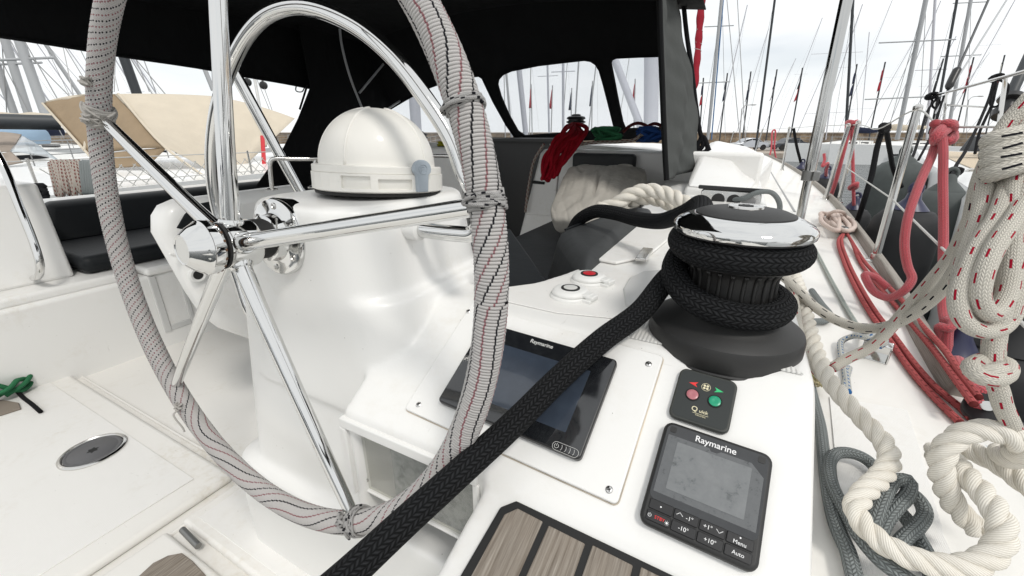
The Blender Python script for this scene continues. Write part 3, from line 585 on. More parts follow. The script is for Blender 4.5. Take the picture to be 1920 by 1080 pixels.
b = MB(); b.tube([(cx + .005 * math.cos(R_(a)), cy + .0155 + .005 * math.sin(R_(a)), .0079) for a in range(0, 360, 24)], .0003, 5, True)
for k in range(4):
    a = R_(45 + 90 * k); b.prism([(cx + .0024 * math.cos(a) + .0015 * math.cos(t * math.pi / 5), cy + .0155 + .0024 * math.sin(a) + .0015 * math.sin(t * math.pi / 5)) for t in range(10)], .0003, None, 0, .0078)
obj('propeller_mark', b, 'gold_print', bt)
text('Q', .0085, cx - .0065, cy - .0165, .0080, 'gold_print', bt, bold=.00005); text('uick', .0060, cx + .0035, cy - .0175, .0080, 'gold_print', bt, bold=.00005)
b = MB(); b.box((cx - .008, cy - .0215, .0078), (cx + .0095, cy - .0211, .0080)); obj('underline', b, 'gold_print', bt); text('THRUSTERS', .0022, cx + .001, cy - .0235, .0080, 'gold_print', bt)

# ------------------------------------------------------------------ autopilot display
ap = thing('autopilot_display', 'square black autopilot display with a dusty grey screen and eight keys', 'autopilot', PAN)
tl, tr, br, bl = quad(PAN, [(1247, 794), (1448, 862), (1416, 1078), (1197, 984)])
x0, x1 = (tl[0] + bl[0]) / 2, (tr[0] + br[0]) / 2; y1, y0 = (tl[1] + tr[1]) / 2, (bl[1] + br[1]) / 2; w, h = x1 - x0, y1 - y0
b = MB().prism(rrect(x0, y0, x1, y1, .010), .013, None, 0, .0004); obj('case', b, 'matt_black', ap, bevel=.004)
b = MB().prism(rrect(x0 + .004, y0 + .026, x1 - .004, y1 - .004, .007), .0012, None, 0, .0127); obj('glass', b, 'screen', ap)
zt2 = .0140
b = MB().prism([(x0 + .007, y0 + .034), (x1 - .0065, y0 + .034), (x1 - .0065, y1 - .028), (x1 - .019, y1 - .0165), (x0 + .062, y1 - .0165), (x0 + .058, y1 - .0195), (x0 + .052, y1 - .0195), (x0 + .050, y1 - .0165), (x0 + .007, y1 - .0165)], .0003, None, 0, zt2 - .0002); obj('screen_border', b, 'pilot_glass', ap)
b = MB().prism(rrect(x0 + .018, y0 + .041, x1 - .018, y1 - .022, .001), .0003, None, 0, zt2 + .0002); obj('display', b, 'pilot_lcd', ap)
for sx in (x0 + .007, x1 - .014): b = MB().prism(rrect(sx, y1 - .013, sx + .007, y1 - .006, .002), .0006, None, 0, .0138); obj('corner_cap', b, 'matt_black', ap)
text('Raymarine', .0098, x0 + w * .5, y1 - .0112, zt2 + .0006, 'white_print', ap, bold=.0001)
kw = (w - .012) / 4; keys = [(0, 1), (1, 1), (2, 1), (3, 1), (0, 0), (1, 0), (2, 0), (3, 0)]
K = {}
for c_, r_ in keys:
    kx = x0 + .006 + c_ * kw; ky = y0 + .004 + r_ * .0115
    b = MB().prism(rrect(kx + .0005, ky + .0005, kx + kw - .0005, ky + .0108, .0015), .0022, None, 0, .0126); K[c_, r_] = (obj('key', b, 'black_plastic', ap, bevel=.0008, bseg=2), kx + kw / 2, ky + .0055)
def kt(c_, r_, s_, size=.0058, dx=0, dy=0, mat='white_print', **k): o, kx, ky = K[c_, r_]; return text(s_, size, kx + dx, ky + dy, .0150, mat, o, **k)
kt(1, 1, '-1\u00b0', dx=.0035); kt(1, 0, '-10\u00b0'); kt(2, 1, '+1\u00b0', dx=-.004); kt(2, 0, '+10\u00b0'); kt(3, 1, 'Menu', .0052, dy=-.002); kt(3, 0, 'Auto', .0052); kt(0, 0, 'STBY', .0046, dx=.0015, mat='red_print')
for (c_, r_, dx, dy, s) in ((1, 1, -.006, .001, 1), (2, 1, .0065, .0005, -1)):
    o, kx, ky = K[c_, r_]; b = MB().tube([(kx + dx - .003, ky + dy - s * .0014, .0150), (kx + dx, ky + dy + s * .0014, .0150), (kx + dx + .003, ky + dy - s * .0014, .0150)], .00032, 5); obj('arrow_mark', b, 'white_print', o)
for (c_, dy) in ((0, 0), (3, .003)):
    o, kx, ky = K[c_, 1]; b = MB().lathe([(.0008, 0), (.0008, .0002)], 12, Matrix.Translation((kx, ky + dy, .0148))); obj('dot_mark', b, 'white_print', o)
o, kx, ky = K[0, 0]; b = MB().tube([(kx - .0085 + .0016 * math.cos(R_(a)), ky + .0016 * math.sin(R_(a)), .0150) for a in range(125, 416, 24)], .00025, 5); b.tube([(kx - .0085, ky, .0150), (kx - .0085, ky + .0021, .0150)], .00025, 5)
b.lathe([(.0011, 0), (.0011, .0002)], 12, Matrix.Translation((kx + .0088, ky - .001, .0148)))
for k in range(8): a = k * math.pi / 4; b.tube([(kx + .0088 + .0015 * math.cos(a), ky - .001 + .0015 * math.sin(a), .0150), (kx + .0088 + .0023 * math.cos(a), ky - .001 + .0023 * math.sin(a), .0150)], .0002, 4)
obj('power_mark', b, 'white_print', o)

# ------------------------------------------------------------------ winch foot switches
def foot_switch(px, py, capm, label):
    p = onz(px, py, ZF + .001); t = thing('deck_switch', label, 'deck switch', Matrix.Translation(p) @ Matrix.Rotation(R_(-12), 4, 'Z'), 'winch buttons on the coaming')
    b = MB().lathe([(.036, 0), (.036, .004), (.033, .007)], 40); b.box((.0, -.014, 0), (.048, .014, .007)); obj('base', b, 'white_plastic', t, bevel=.0015)
    b = MB().lathe([(.0325, .007), (.0325, .011), (.029, .0145), (.024, .016)], 40); b.prism([(.015, -.012), (.042, -.009), (.042, .009), (.015, .012)], .006, None, 0, .008); ld = obj('lid', b, 'white_plastic', t, bevel=.0015)
    b = MB().lathe([(.0165, .016), (.0165, .0175), (.0125, .0175)], 32); obj('rubber_ring', b, 'rubber', ld)
    b = MB().lathe([(.0122, .0165), (.0122, .0178), (.010, .0184)], 32); obj('cap_disc', b, capm, ld)
    b = MB().box((.036, -.011, .0055), (.05, .011, .013)); obj('catch', b, 'white_plastic', t, bevel=.002)
foot_switch(1069, 556, 'silver_print', 'white deck switch with a grey disc in its lid, nearer the wheel rim')
foot_switch(1104, 528, 'red_plastic', 'white deck switch with a red disc in its lid, on the coaming')
# ================================================================== steering wheel
WN = Vector((-.0327, -.9945, .0997)).normalized(); WCN = Vector((-.6463, .3410, -.1548)); WR = .45
WM = frame(WCN, Vector((0, 0, 1)).cross(WN), None, WN)      # local x starboard, y up, z aft
sw = thing('steering_wheel', 'large chrome steering wheel with its rim wound in grey flecked cord', 'steering wheel', WM)
b = MB(); b.tube([(WR * math.cos(a), WR * math.sin(a), 0) for a in np.linspace(0, 2 * math.pi, 160, endpoint=False)], 0.0134, 14, True); rim = obj('rim', b, 'cord', sw, smooth=180)
# cord wound round the rim, turn by turn
CR, PITCHC = .0154, .0033; NT = int(2 * math.pi * WR / PITCHC); SEG = 18
th = np.arange(NT * SEG) * (2 * np.pi / SEG); fi = th / NT
wob = .00016 * np.sin(fi * 2 + .5) + .00012 * np.sin(fi * 5 + 1) + .0001 * np.sin(fi * 17)
cr = CR + wob + .0007 * np.clip(np.cos(fi - 2.7), 0, 1) + .00018 * np.sin(th * .37)
fj = fi + .0012 * np.sin(th * .31) * 0
rad = WR + cr * np.cos(th)
path = np.stack([rad * np.cos(fj), rad * np.sin(fj), cr * np.sin(th)], 1)
b = MB(); b.tube(path, .00182, 6, False); obj('wound_cord', b, 'wound_cord', rim, smooth=180, fix=False)
def rimpt(a, th, r): return ((WR + r * math.cos(th)) * math.cos(a), (WR + r * math.cos(th)) * math.sin(a), r * math.sin(th))
def lashing(a0, width, turns, r, cr_, mat, cross=2, tilt=.012):
    b = MB(); P = []
    n = turns * 16
    for i in range(n + 1):
        f = i / n; th_ = f * turns * 2 * math.pi; lay = 1 if f < .5 else -1; ff = f * 2 if f < .5 else 2 - f * 2
        P.append(rimpt(a0 + width * (ff - .5) + lay * tilt * math.cos(th_ + .8) + .002 * math.sin(i * 1.7), th_, r + (.0012 if lay < 0 else 0)))
    b.tube(spline(P, 2), cr_, 6)
    for c_ in range(cross):
        P = [rimpt(a0 + (-1) ** c_ * width * (k / 8 - .5) * 1.1, .9 + 2.6 * k / 8 + c_ * .5, r + .004) for k in range(9)]; b.tube(spline(P, 4), cr_ * 1.05, 6)
    return obj('lashing', b, mat, rim, smooth=180, fix=False)
def knot(a0, thc, r, mat, tail=.04, size=1.0):
    b = MB(); c0 = Vector(rimpt(a0, thc, r)); P = []
    for k in range(26):
        t = k / 25 * 2 * math.pi * 2.2; P.append(c0 + size * .0065 * Vector((math.sin(t) + .6 * math.sin(2.3 * t), math.cos(1.5 * t), math.sin(2 * t + 1))))
    for k in range(1, 6): P.append(c0 + Vector((.012 * k * .4, -tail * k / 5, .008 + .003 * math.sin(k))))
    b.tube(spline(P, 3), .0021 * size, 6)
    b.tube(spline([c0, c0 + Vector((.014, .003, .004)), c0 + Vector((.022, .005, .002))], 4), .002 * size, 6)
    return obj('knot', b, mat, rim, smooth=180, fix=False)
lashing(R_(155.5), .062, 22, .0192, .0021, 'cord', 4, .008); lashing(R_(12.3), .022, 10, .0172, .0019, 'cord_black', 2, .007); lashing(R_(-58.5), .034, 12, .0178, .0019, 'cord_black', 4, .012); lashing(R_(23.5), .012, 5, .0174, .0019, 'cord_black', 1, .004)
knot(R_(147.5), 1.9, .0212, 'cord', .008, .9); knot(R_(-126), 2.2, .0202, 'cord', .045, .8); knot(R_(-60), 2.3, .0205, 'cord_black', .004, 1.0); knot(R_(156), 2.1, .0225, 'cord', .004, 1.0)
for ad in (155.5, 11.8, -59.5, -132.2, 83.9):
    a = R_(ad); d = Vector((math.cos(a), math.sin(a), 0))
    P = [d * .030 + Vector((0, 0, .006)), d * .12 + Vector((0, 0, .006)), d * .3 + Vector((0, 0, .003)), d * (WR - .012)]
    b = MB(); b.tube(spline(P, 6), np.linspace(.0128, .0092, 19), 20); s_ = obj('spoke', b, 'chrome', sw, smooth=60)
    b = MB(); b.lathe([(.0165, .029), (.0165, .034), (.0145, .0385), (.012, .0385)], 24, Matrix.Translation((0, 0, .006)) @ axisM((0, 0, 0), d)); obj('socket', b, 'chrome', s_, smooth=50)
# hub: along the shaft, z aft; the wheel plane is z = 0
b = MB().lathe([(.026, -.024), (.034, -.022), (.0355, -.018), (.0345, .0), (.0355, .018), (.034, .0225), (.026, .024)], 56); hub = obj('hub', b, 'chrome', sw, smooth=50)
b = MB().lathe([(.027, .0235), (.0285, .030)], 40); obj('seal', b, 'seal_rust', hub); b = MB().lathe([(.0335, .0215), (.0335, .0262), (.028, .0265)], 48); obj('dark_ring', b, 'rubber', hub)
b = MB().lathe([(.029, .0295), (.0345, .030), (.0375, .034), (.0385, .045), (.0380, .0475), (.0365, .049), (.0345, .0525), (.0285, .062), (.0215, .0695), (.0205, .0710), (.0195, .0710), (.0185, .0700)], 64); cap = obj('hub_cap', b, 'chrome', hub, smooth=28)
b = MB().lathe([(.0188, .0697), (.0, .0699)], 40, capb=False, capt=False); obj('cap_disc', b, 'dull_steel', cap)
for k in range(18):
    a = 2 * math.pi * k / 18; M2 = axisM((.0352 * math.cos(a), .0352 * math.sin(a), .0335), (math.cos(a), math.sin(a), -.5)); b = MB().lathe([(.0021, 0), (.0021, .0022), (.0015, .0027)], 10, M2); obj('locking_hole', b, 'seal_rust', cap)
# shaft flange on the pedestal
FM = frame(Vector((-.646, .411, -.158)), (1, 0, 0), None, WN)
fl = thing('shaft_flange', 'round chrome shaft flange bolted to the pedestal behind the wheel hub', 'flange', FM)
b = MB().lathe([(.061, -.02), (.0625, .0), (.0625, .004), (.060, .0085), (.054, .010), (.044, .0105), (.0385, .013), (.0365, .020), (.036, .027), (.033, .0285)], 64); obj('flange', b, 'chrome', fl, smooth=32)
b = MB().lathe([(.031, .027), (.031, .048)], 40); obj('shaft', b, 'rubber', fl)
for k in range(6):
    a = R_(25 + 60 * k); b = MB().lathe([(.0055, 0), (.0052, .002), (.003, .0026), (.0022, .0012)], 18, Matrix.Translation((.050 * math.cos(a), .050 * math.sin(a), .0095))); obj('bolt', b, 'steel', fl)

# ------------------------------------------------------------------ compass under its cover
DC = Vector((-.598, .592, -.1045))
cp = thing('compass_cover', 'white ribbed dome cover over the steering compass on the pedestal', 'compass', Matrix.Translation(DC) @ Matrix.Rotation(R_(-4), 4, 'X'))
b = MB().lathe([(.112, 0), (.113, .004), (.111, .0055)], 64); obj('gasket', b, 'rubber', cp)
b = MB().lathe([(.1105, .0055), (.1125, .009), (.1115, .038), (.1085, .0385)], 72); band = obj('band', b, 'dome_white', cp, smooth=35)
b = MB().lathe([(.113, .036), (.1145, .0375), (.1145, .0475), (.1125, .049), (.103, .0495)], 72); obj('lip', b, 'dome_white', band, smooth=35)
b = MB().lathe([(.103, .0485)] + [(.1025 * math.cos(t) ** .92, .049 + .098 * math.sin(t)) for t in np.linspace(.02, 1.54, 22)], 96, capb=False); dome = obj('dome', b, 'dome_white', cp, smooth=60)
for a in (284, 5, 92, 150, 222):     # moulded ribs
    b = MB(); P = [((.1022 * math.cos(t) ** .92) * math.cos(R_(a)), (.1022 * math.cos(t) ** .92) * math.sin(R_(a)), .049 + .0978 * math.sin(t)) for t in np.linspace(.0, 1.40, 18)]; b.tube(P, .0026, 8, flat=1.0); obj('rib', b, 'dome_white', dome, smooth=180)
def arcbox(mb, r0, r1, a0, a1, z0, z1, n=8):
    for k in range(n):
        A, B = R_(a0 + (a1 - a0) * k / n), R_(a0 + (a1 - a0) * (k + 1) / n)
        mb.hexa([(r0 * math.cos(A), r0 * math.sin(A), z0), (r1 * math.cos(A), r1 * math.sin(A), z0), (r1 * math.cos(B), r1 * math.sin(B), z0), (r0 * math.cos(B), r0 * math.sin(B), z0), (r0 * math.cos(A), r0 * math.sin(A), z1), (r1 * math.cos(A), r1 * math.sin(A), z1), (r1 * math.cos(B), r1 * math.sin(B), z1), (r0 * math.cos(B), r0 * math.sin(B), z1)])
for a0, a1, z0, z1 in ((195, 284, .008, .0365), (284, 308, .008, .013), (284, 308, .033, .0365), (308, 314, .008, .0365), (314, 342, .008, .012), (314, 342, .029, .0365), (342, 400, .008, .0365)):
    b = MB(); arcbox(b, .108, .1165, a0, a1, z0, z1); obj('moulding', b, 'dome_white', band, smooth=25)
LM = Matrix.Rotation(R_(351), 4, 'Z')
b = MB(); b.prism([(-.0115, .008), (.0115, .008), (.013, .036)] + [(.0195 * math.cos(R_(a)), .046 + .0155 * math.sin(R_(a))) for a in range(-20, 201, 20)] + [(-.013, .036)], .008, LM @ Matrix.Translation((.114, 0, 0)) @ frame((0, 0, 0), (0, 1, 0), (0, 0, 1))); lt = obj('latch', b, 'grey_plastic', cp, bevel=.002)
b = MB(); MM = LM @ Matrix.Translation((.1222, 0, .046)) @ frame((0, 0, 0), (0, 1, 0), (0, 0, 1)); b.tube([MM @ Vector((.009 * math.cos(R_(a)), .008 * math.sin(R_(a)), 0)) for a in range(0, 360, 20)], .0009, 6, True)
b.tube([MM @ Vector(p) for p in ((-.004, -.005, 0), (-.004, .004, 0), (.004, .004, 0))], .0009, 6); b.tube([MM @ Vector(p) for p in ((-.004, 0, 0), (.003, 0, 0))], .0009, 6); obj('emblem', b, 'grey_plastic', lt)
hr = thing('compass_rail', 'thin stainless guard rail on the pedestal beside the compass dome', 'guard rail', Vector((-.76, .52, -.1)))
def local(o, Ps): iv = o.matrix_world.inverted(); return [iv @ Vector(p) for p in Ps]
A = onz(510, 356, -.108); B = onz(588, 352, -.108)
T1, T2 = up(A, 507, 298), up(B, 592, 298)
b = MB().tube(spline(local(hr, [A, A.lerp(T1, .9), T1 + Vector((.004, .004, 0)), T1.lerp(T2, .5), T2, T2 + Vector((.06, .16, 0)), T2 + Vector((.2, .22, 0)), Vector((-.44, .70, T2.z)), Vector((-.43, .66, -.075)), Vector((-.435, .65, -.125))]), 6), .0042, 10); rl = obj('rail', b, 'steel', hr)
b = MB().tube(local(hr, [B, T2]), .0042, 10); obj('post', b, 'steel', hr)
for p in (A, B): b = MB().lathe([(.011, 0), (.011, .002), (.006, .004)], 18, Matrix.Translation(local(hr, [p])[0])); obj('foot', b, 'steel', hr)

# ------------------------------------------------------------------ pedestal guard hoop and the post behind it
gd = thing('pedestal_guard', 'broad chrome guard hoop arching over the pedestal behind the wheel', 'guard rail', Vector((-.43, .523, -.147)))
Y_ = .525
P = [(-.52, .523, -.147), (-.375, .523, -.147), (-.345, .523, -.143), (-.333, .523, -.125), (-.338, .523, -.09)] + [ony(x, y, Y_) for x, y in [(868, 320), (845, 260), (800, 188), (735, 105), (660, 45), (570, 13), (500, 30), (450, 88), (408, 200), (397, 290), (403, 370), (425, 450), (447, 522), (478, 598)]] + [(-.91, .56, -.5), (-.86, .58, -.52)]
b = MB().tube(spline(local(gd, P), 8), .0128, 20); obj('hoop', b, 'chrome', gd, smooth=180)
b = MB().lathe([(.019, -.03), (.019, .004), (.014, .007)], 28, axisM(local(gd, [(-.452, .523, -.147)])[0], (1, 0, 0))); obj('mount', b, 'gelcoat', gd)
po = thing('bimini_post', 'slanting stainless tube rising behind the pedestal guard to the bimini', 'support tube', at(600, 430, 1.2))
b = MB().tube(local(po, [at(600, 430, 1.2), at(436, 128, 1.02)]), .0135, 18); obj('tube', b, 'chrome', po)

# ------------------------------------------------------------------ primary winch
wt = thing('winch', 'big black and chrome self tailing winch with black rope wound on it', 'winch', WC)
b = MB().lathe([(.099, -.06), (.1, -.012), (.0985, -.010), (.0985, -.008), (.0998, -.006), (.0995, .016), (.0978, .0215), (.091, .0265), (.081, .031), (.072, .0365), (.065, .043), (.061, .050), (.060, .053)], 72); bs = obj('base', b, 'winch_base', wt, smooth=35)
b = MB().lathe([(.060, .050), (.056, .056), (.0535, .068), (.0525, .084), (.053, .10), (.058, .109), (.064, .113)], 64); dr = obj('drum', b, 'winch_drum', wt, smooth=40)
for k in range(24):
    a = 2 * math.pi * k / 24; ca, sa = math.cos(a), math.sin(a)
    P = [(.0555 * ca, .0555 * sa, .058), (.0530 * ca, .0530 * sa, .078), (.0535 * ca, .0535 * sa, .099), (.0578 * ca, .0578 * sa, .107)]; b = MB().tube(spline(P, 3), .0028, 6, flat=1.0); obj('drum_rib', b, 'winch_drum', dr, smooth=180)
b = MB().lathe([(.062, .111), (.0735, .113), (.0755, .116), (.0725, .12), (.060, .124), (.057, .132), (.060, .142)], 64); obj('lower_jaw', b, 'black_plastic', wt, smooth=40)
b = MB().lathe([(.060, .141), (.076, .147), (.0805, .150), (.0805, .153)], 64); obj('upper_jaw', b, 'black_plastic', wt, smooth=40)
b = MB().lathe([(.0805, .1515), (.0830, .1525), (.0840, .157), (.0830, .161), (.079, .1655), (.068, .1715), (.0605, .1745), (.058, .1745)], 80); tp_ = obj('chrome_ring', b, 'chrome', wt, smooth=40)
b = MB().lathe([(.0588, .1735), (.0582, .176), (.049, .1795), (.035, .182), (.022, .183)], 64); dk_ = obj('cover_disc', b, 'matt_black', tp_, smooth=40)
b = MB().lathe([(.0215, .182), (.0205, .185), (.0165, .186), (.0125, .185)], 40); sk = obj('handle_socket', b, 'steel', dk_, smooth=40)
b = MB().prism([(.0095 * (1 if k % 2 else .72) * math.cos(k * math.pi / 8), .0095 * (1 if k % 2 else .72) * math.sin(k * math.pi / 8)) for k in range(16)], .0006, Matrix.Translation((0, 0, .1852))); obj('socket_hole', b, 'rubber', sk)
b = MB(); b.box((-.03, -.008, .128), (.0, .008, .142), 0, Matrix.Rotation(R_(170), 4, 'Z') @ Matrix.Translation((.085, 0, 0))); obj('stripper_arm', b, 'black_plastic', wt, bevel=.003)

# ------------------------------------------------------------------ the black rope on it
br_ = thing('black_rope', 'thick black braided rope from the winch across the plotter to the lower edge', 'rope', WC + Vector((0, 0, .09)))
P = [at(200, 1560, .22), at(330, 1400, .25), at(470, 1240, .29), at(560, 1160, .328), at(650, 1080, .372), at(760, 978, .412), at(862, 886, .447), at(960, 797, .488), at(1050, 708, .526), at(1130, 637, .558), at(1200, 585, .584)]
def wp(deg, r, z): return WC + Vector((r * math.cos(R_(deg)), r * math.sin(R_(deg)), z))
for deg, r, z in ((176, .077, .078), (140, .069, .070), (90, .065, .066), (45, .064, .063), (0, .065, .060), (-45, .067, .058), (-85, .069, .060), (-125, .071, .068), (-160, .074, .084), (-195, .076, .102), (-225, .077, .118), (-270, .075, .126), (-315, .072, .129), (-360, .0695, .1305), (-405, .069, .131), (-450, .069, .131), (-495, .0695, .131), (-535, .071, .133), (-565, .076, .137), (-590, .088, .143)): P.append(wp(deg, r, z))
P += [at(1312, 384, .74), at(1290, 397, .79), at(1264, 408, .85), at(1235, 415, .92), at(1195, 411, .99), at(1155, 400, 1.05), at(1120, 396, 1.10), at(1098, 404, 1.14), at(1082, 417, 1.18), at(1070, 440, 1.2)]
b = MB(); RP = resample(spline(local(br_, P), 12), .006); b.tube(RP, np.interp(np.arange(len(RP)), [0, 150, 180, len(RP)], [.0150, .0162, .0176, .0176]), 22); obj('rope', b, 'rope_black', br_, smooth=180, fix=False)
# ================================================================== canopy: bimini, spray hood, curtains
bi = thing('bimini', 'black canvas bimini spread over the cockpit with a hanging port edge', 'bimini', Vector((-1.7, 1.6, .78)))
def wpart(name, mb, mat, root, **k):       # mesh given in world coordinates under a thing
    o = obj(name, mb, mat, None, **k); o.parent = root; o.matrix_parent_inverse = root.matrix_world.inverted(); return o
def gridsheet(fn, nu, nv, th_):             # curved cloth with real thickness
    G = [[Vector(fn(i / nu, j / nv)) for j in range(nv + 1)] for i in range(nu + 1)]; mb = MB(); T = Vector(th_)
    V = [G[i][j] for i in range(nu + 1) for j in range(nv + 1)]; n = len(V); w = nv + 1; F = []
    for i in range(nu):
        for j in range(nv):
            a = i * w + j; F += [[a, a + 1, a + w + 1, a + w], [n + a, n + a + w, n + a + w + 1, n + a + 1]]
    for i in range(nu): F += [[i * w, (i + 1) * w, n + (i + 1) * w, n + i * w], [i * w + nv, n + i * w + nv, n + (i + 1) * w + nv, (i + 1) * w + nv]]
    for j in range(nv): F += [[j, n + j, n + j + 1, j + 1], [nu * w + j, nu * w + j + 1, n + nu * w + j + 1, n + nu * w + j]]
    return mb.add(V + [p + T for p in V], F)
bx0, bx1 = -3.0, -.33
roof = gridsheet(lambda u, v: (bx0 + (bx1 - bx0) * u, .28 + 2.72 * v, .66 + .13 * math.sin(math.pi * (.06 + .88 * u)) + .02 * math.cos(v * 9)), 24, 20, (0, 0, .006)); wpart('roof', roof, 'black_canvas', bi, smooth=60)
e0, e1, e2 = onx(0, 66, -3.0), onx(400, 130, -3.0), onx(582, 164, -3.0); e_ = e0 + (e0 - e1) * .7
def val(u, v):
    P = [e_, e0, e1, e2]; y = e_.y + (2.6 - e_.y) * u
    z = float(np.interp(y, [p.y for p in P], [p.z for p in P])); return (-3.0 + .012 * math.sin(u * 25) * (1 - v), y, z + (.735 - z) * v)
wpart('side_flap', gridsheet(val, 30, 6, (-.006, 0, 0)), 'black_canvas', bi, smooth=60)
b = MB(); b.tube([Vector(val(u, 0)) + Vector((0, 0, -.004)) for u in np.linspace(0, 1, 20)], .009, 8); wpart('hem', b, 'black_canvas', bi)
HW = frame((-1.0, 3.3, -.05), (1, 0, 0), (0, -.33, .55))
hd = thing('spray_hood', 'black spray hood with three clear windows over the companionway', 'spray hood', Vector((-1.7, 3.2, -.05)))
def W_(pts): return [to_plane(HW, *p) for p in pts]
w1 = W_([(934, 158), (936, 148), (944, 139), (960, 132), (1010, 122), (1060, 116), (1096, 112), (1108, 114), (1117, 120), (1124, 131), (1131, 155), (1140, 190), (1152, 240), (1110, 245), (1040, 250), (985, 254), (972, 245), (955, 215), (940, 180)])
w2 = W_([(1146, 118), (1148, 112), (1156, 108), (1200, 106), (1252, 105), (1256, 238), (1174, 241), (1168, 228), (1160, 190)])
w3 = W_([(905, 146), (898, 142), (880, 144), (830, 155), (795, 168), (730, 205), (720, 225), (745, 282), (800, 276), (880, 268), (966, 258), (950, 235), (925, 190)])
outer = W_([(560, -30), (1262, -10), (1262, 258), (960, 268), (690, 300), (600, 150)])
so_ = sheet('windscreen', outer, [w1, w2, w3], HW, .006, 'black_canvas'); so_.parent = hd; so_.matrix_parent_inverse = hd.matrix_world.inverted()
for w_ in (w1, w2, w3):
    b = MB(); b.prism(w_, .0012, HW, 0, -.0006); wpart('window', b, 'clear_vinyl', hd)
    b = MB(); b.tube([HW @ Vector((x, y, .004)) for x, y in w_], .010, 6, True, flat=.5); wpart('window_binding', b, 'black_canvas', hd)
# black port curtain and its hoops
pc = thing('port_curtain', 'black side curtain hanging from the bimini behind the compass dome', 'curtain', onx(640, 250, -2.9))
b = MB(); b.slab([onx(x, y, -2.9) for x, y in [(545, -30), (860, -30), (845, 125), (800, 160), (760, 190), (716, 216), (700, 260), (690, 345), (480, 350), (500, 322), (530, 282), (560, 222), (583, 163)]], (-.012, 0, 0)); wpart('cloth', b, 'black_canvas', pc, bevel=.004)
for pp in ([(636, 40), (640, 80), (655, 140), (680, 206)], [(674, 174), (733, 103)], [(714, 213), (786, 166), (800, 160)]):
    b = MB().tube(spline([onx(x, y, -2.78) for x, y in pp], 6), .009, 8); wpart('hoop', b, 'mast_grey', pc)
b = MB().tube(spline([onx(x, y, -2.95) for x, y in [(556, 158), (555, 170), (566, 172), (572, 162)]], 5), .004, 6); wpart('loop', b, 'black_canvas', pc)
b = MB().tube([onx(x, y, -2.92) for x, y in [(576, 160), (562, 205)]], .008, 6); wpart('strap', b, 'black_canvas', pc)
# grey flap to starboard
gf = thing('side_flap', 'grey canvas flap hanging down beside the spray hood window', 'canvas flap', ony(1270, 330, 2.3))
LE = [(1236, -15), (1238, 60), (1241, 140), (1244, 220), (1247, 290), (1250, 338)]; RE = [(1268, -15), (1279, 60), (1296, 130), (1307, 200), (1309, 260), (1303, 318)]
def flap(u, v):
    k = v * 5; i = min(int(k), 4); f = k - i
    a = ony(*[LE[i][q] * (1 - f) + LE[i + 1][q] * f for q in (0, 1)], 2.0); c = ony(*[RE[i][q] * (1 - f) + RE[i + 1][q] * f for q in (0, 1)], 2.9)
    p = a.lerp(c, u); p.x += .020 * math.sin(u * 9 + v * 7) * math.sin(math.pi * u) + .006 * u * math.sin(v * 23 + u * 5) + .007 * math.sin(math.pi * u) * math.sin(v * 40 - u * 14); return p
wpart('cloth', gridsheet(flap, 16, 40, (-.008, 0, 0)), 'grey_canvas', gf, smooth=180)
b = MB().tube(spline([Vector(flap(0, v)) for v in np.linspace(0, 1, 12)], 3), .012, 8); wpart('hem', b, 'black_canvas', gf)
bp = thing('bimini_post', 'polished stainless bimini post standing on the coaming behind the winch', 'support tube', onz(1493, 442, ZF))
ft = onz(1493, 442, ZF); tpq = up(ft, 1592, -25); cl = ft.lerp(tpq, .285)
b = MB().tube([ft, cl], .0108, 18); wpart('lower_tube', b, 'post_chrome', bp); b = MB().tube([cl - (tpq - ft) * .02, ft.lerp(tpq, 1.45)], .0135, 20); wpart('upper_tube', b, 'post_chrome', bp)
b = MB().tube([cl - (tpq - ft) * .03, cl + (tpq - ft) * .015], .0172, 16); b.box((-.008, -.02, -.012), (.008, .02, .012), 0, Matrix.Translation(cl + Vector((.014, -.004, -.004)))); wpart('clamp', b, 'dull_steel', bp, bevel=.002)
b = MB().lathe([(.03, 0), (.03, .004), (.016, .012)], 24, Matrix.Translation(ft)); wpart('foot', b, 'steel', bp)

# ================================================================== cockpit furniture
def soft(name, label, cat, lo, hi, mat, bev=.03, M_=None, group=None):
    c = Vector(((lo[0] + hi[0]) / 2, (lo[1] + hi[1]) / 2, lo[2])); o = obj(name, MB().box(lo, hi, 0, M_), mat, None, bevel=bev, bseg=5); me = o.data; me.transform(Matrix.Translation(-c)); o.location = c; return tag(o, label, cat, group)
soft('seat_cushion', 'black seat cushion covering the starboard cockpit bench', 'cushion', (-.99, .70, -.598), (-.29, 2.72, -.50), 'vinyl_dark')
bc = thing('back_cushion', 'long grey black cushion propped along the inside of the starboard coaming', 'cushion', Vector((-.4, 1.4, -.5)))
A_, B_, C_, D_ = onz(1047, 428, -.235), onz(1100, 500, -.25), onz(1228, 382, -.235), onz(1160, 386, -.225)
b = MB(); b.hexa([(A_.x - .04, A_.y - .07, -.50), (B_.x - .01, B_.y - .05, -.50), (C_.x, C_.y, -.5), (D_.x, D_.y, -.5), A_, B_, C_, D_]); wpart('cover', b, 'vinyl', bc, bevel=.035, bseg=5)
b = MB().tube([A_.lerp(B_, .12).lerp(D_.lerp(C_, .12), k_) + Vector((0, 0, .001)) for k_ in (.05, .95)], .003, 6); wpart('piping', b, 'vinyl_dark', bc)
bd = thing('seat_back_board', 'thin black board leaning against the bench just ahead of the pedestal', 'board', onz(930, 520, -.5))
b = MB(); b.slab([at(840, 450, 1.05), at(955, 428, 1.32), at(1022, 524, .92), at(985, 545, .86), at(845, 535, .83)], (0, .012, -.01)); wpart('panel', b, 'vinyl_dark', bd, bevel=.004)
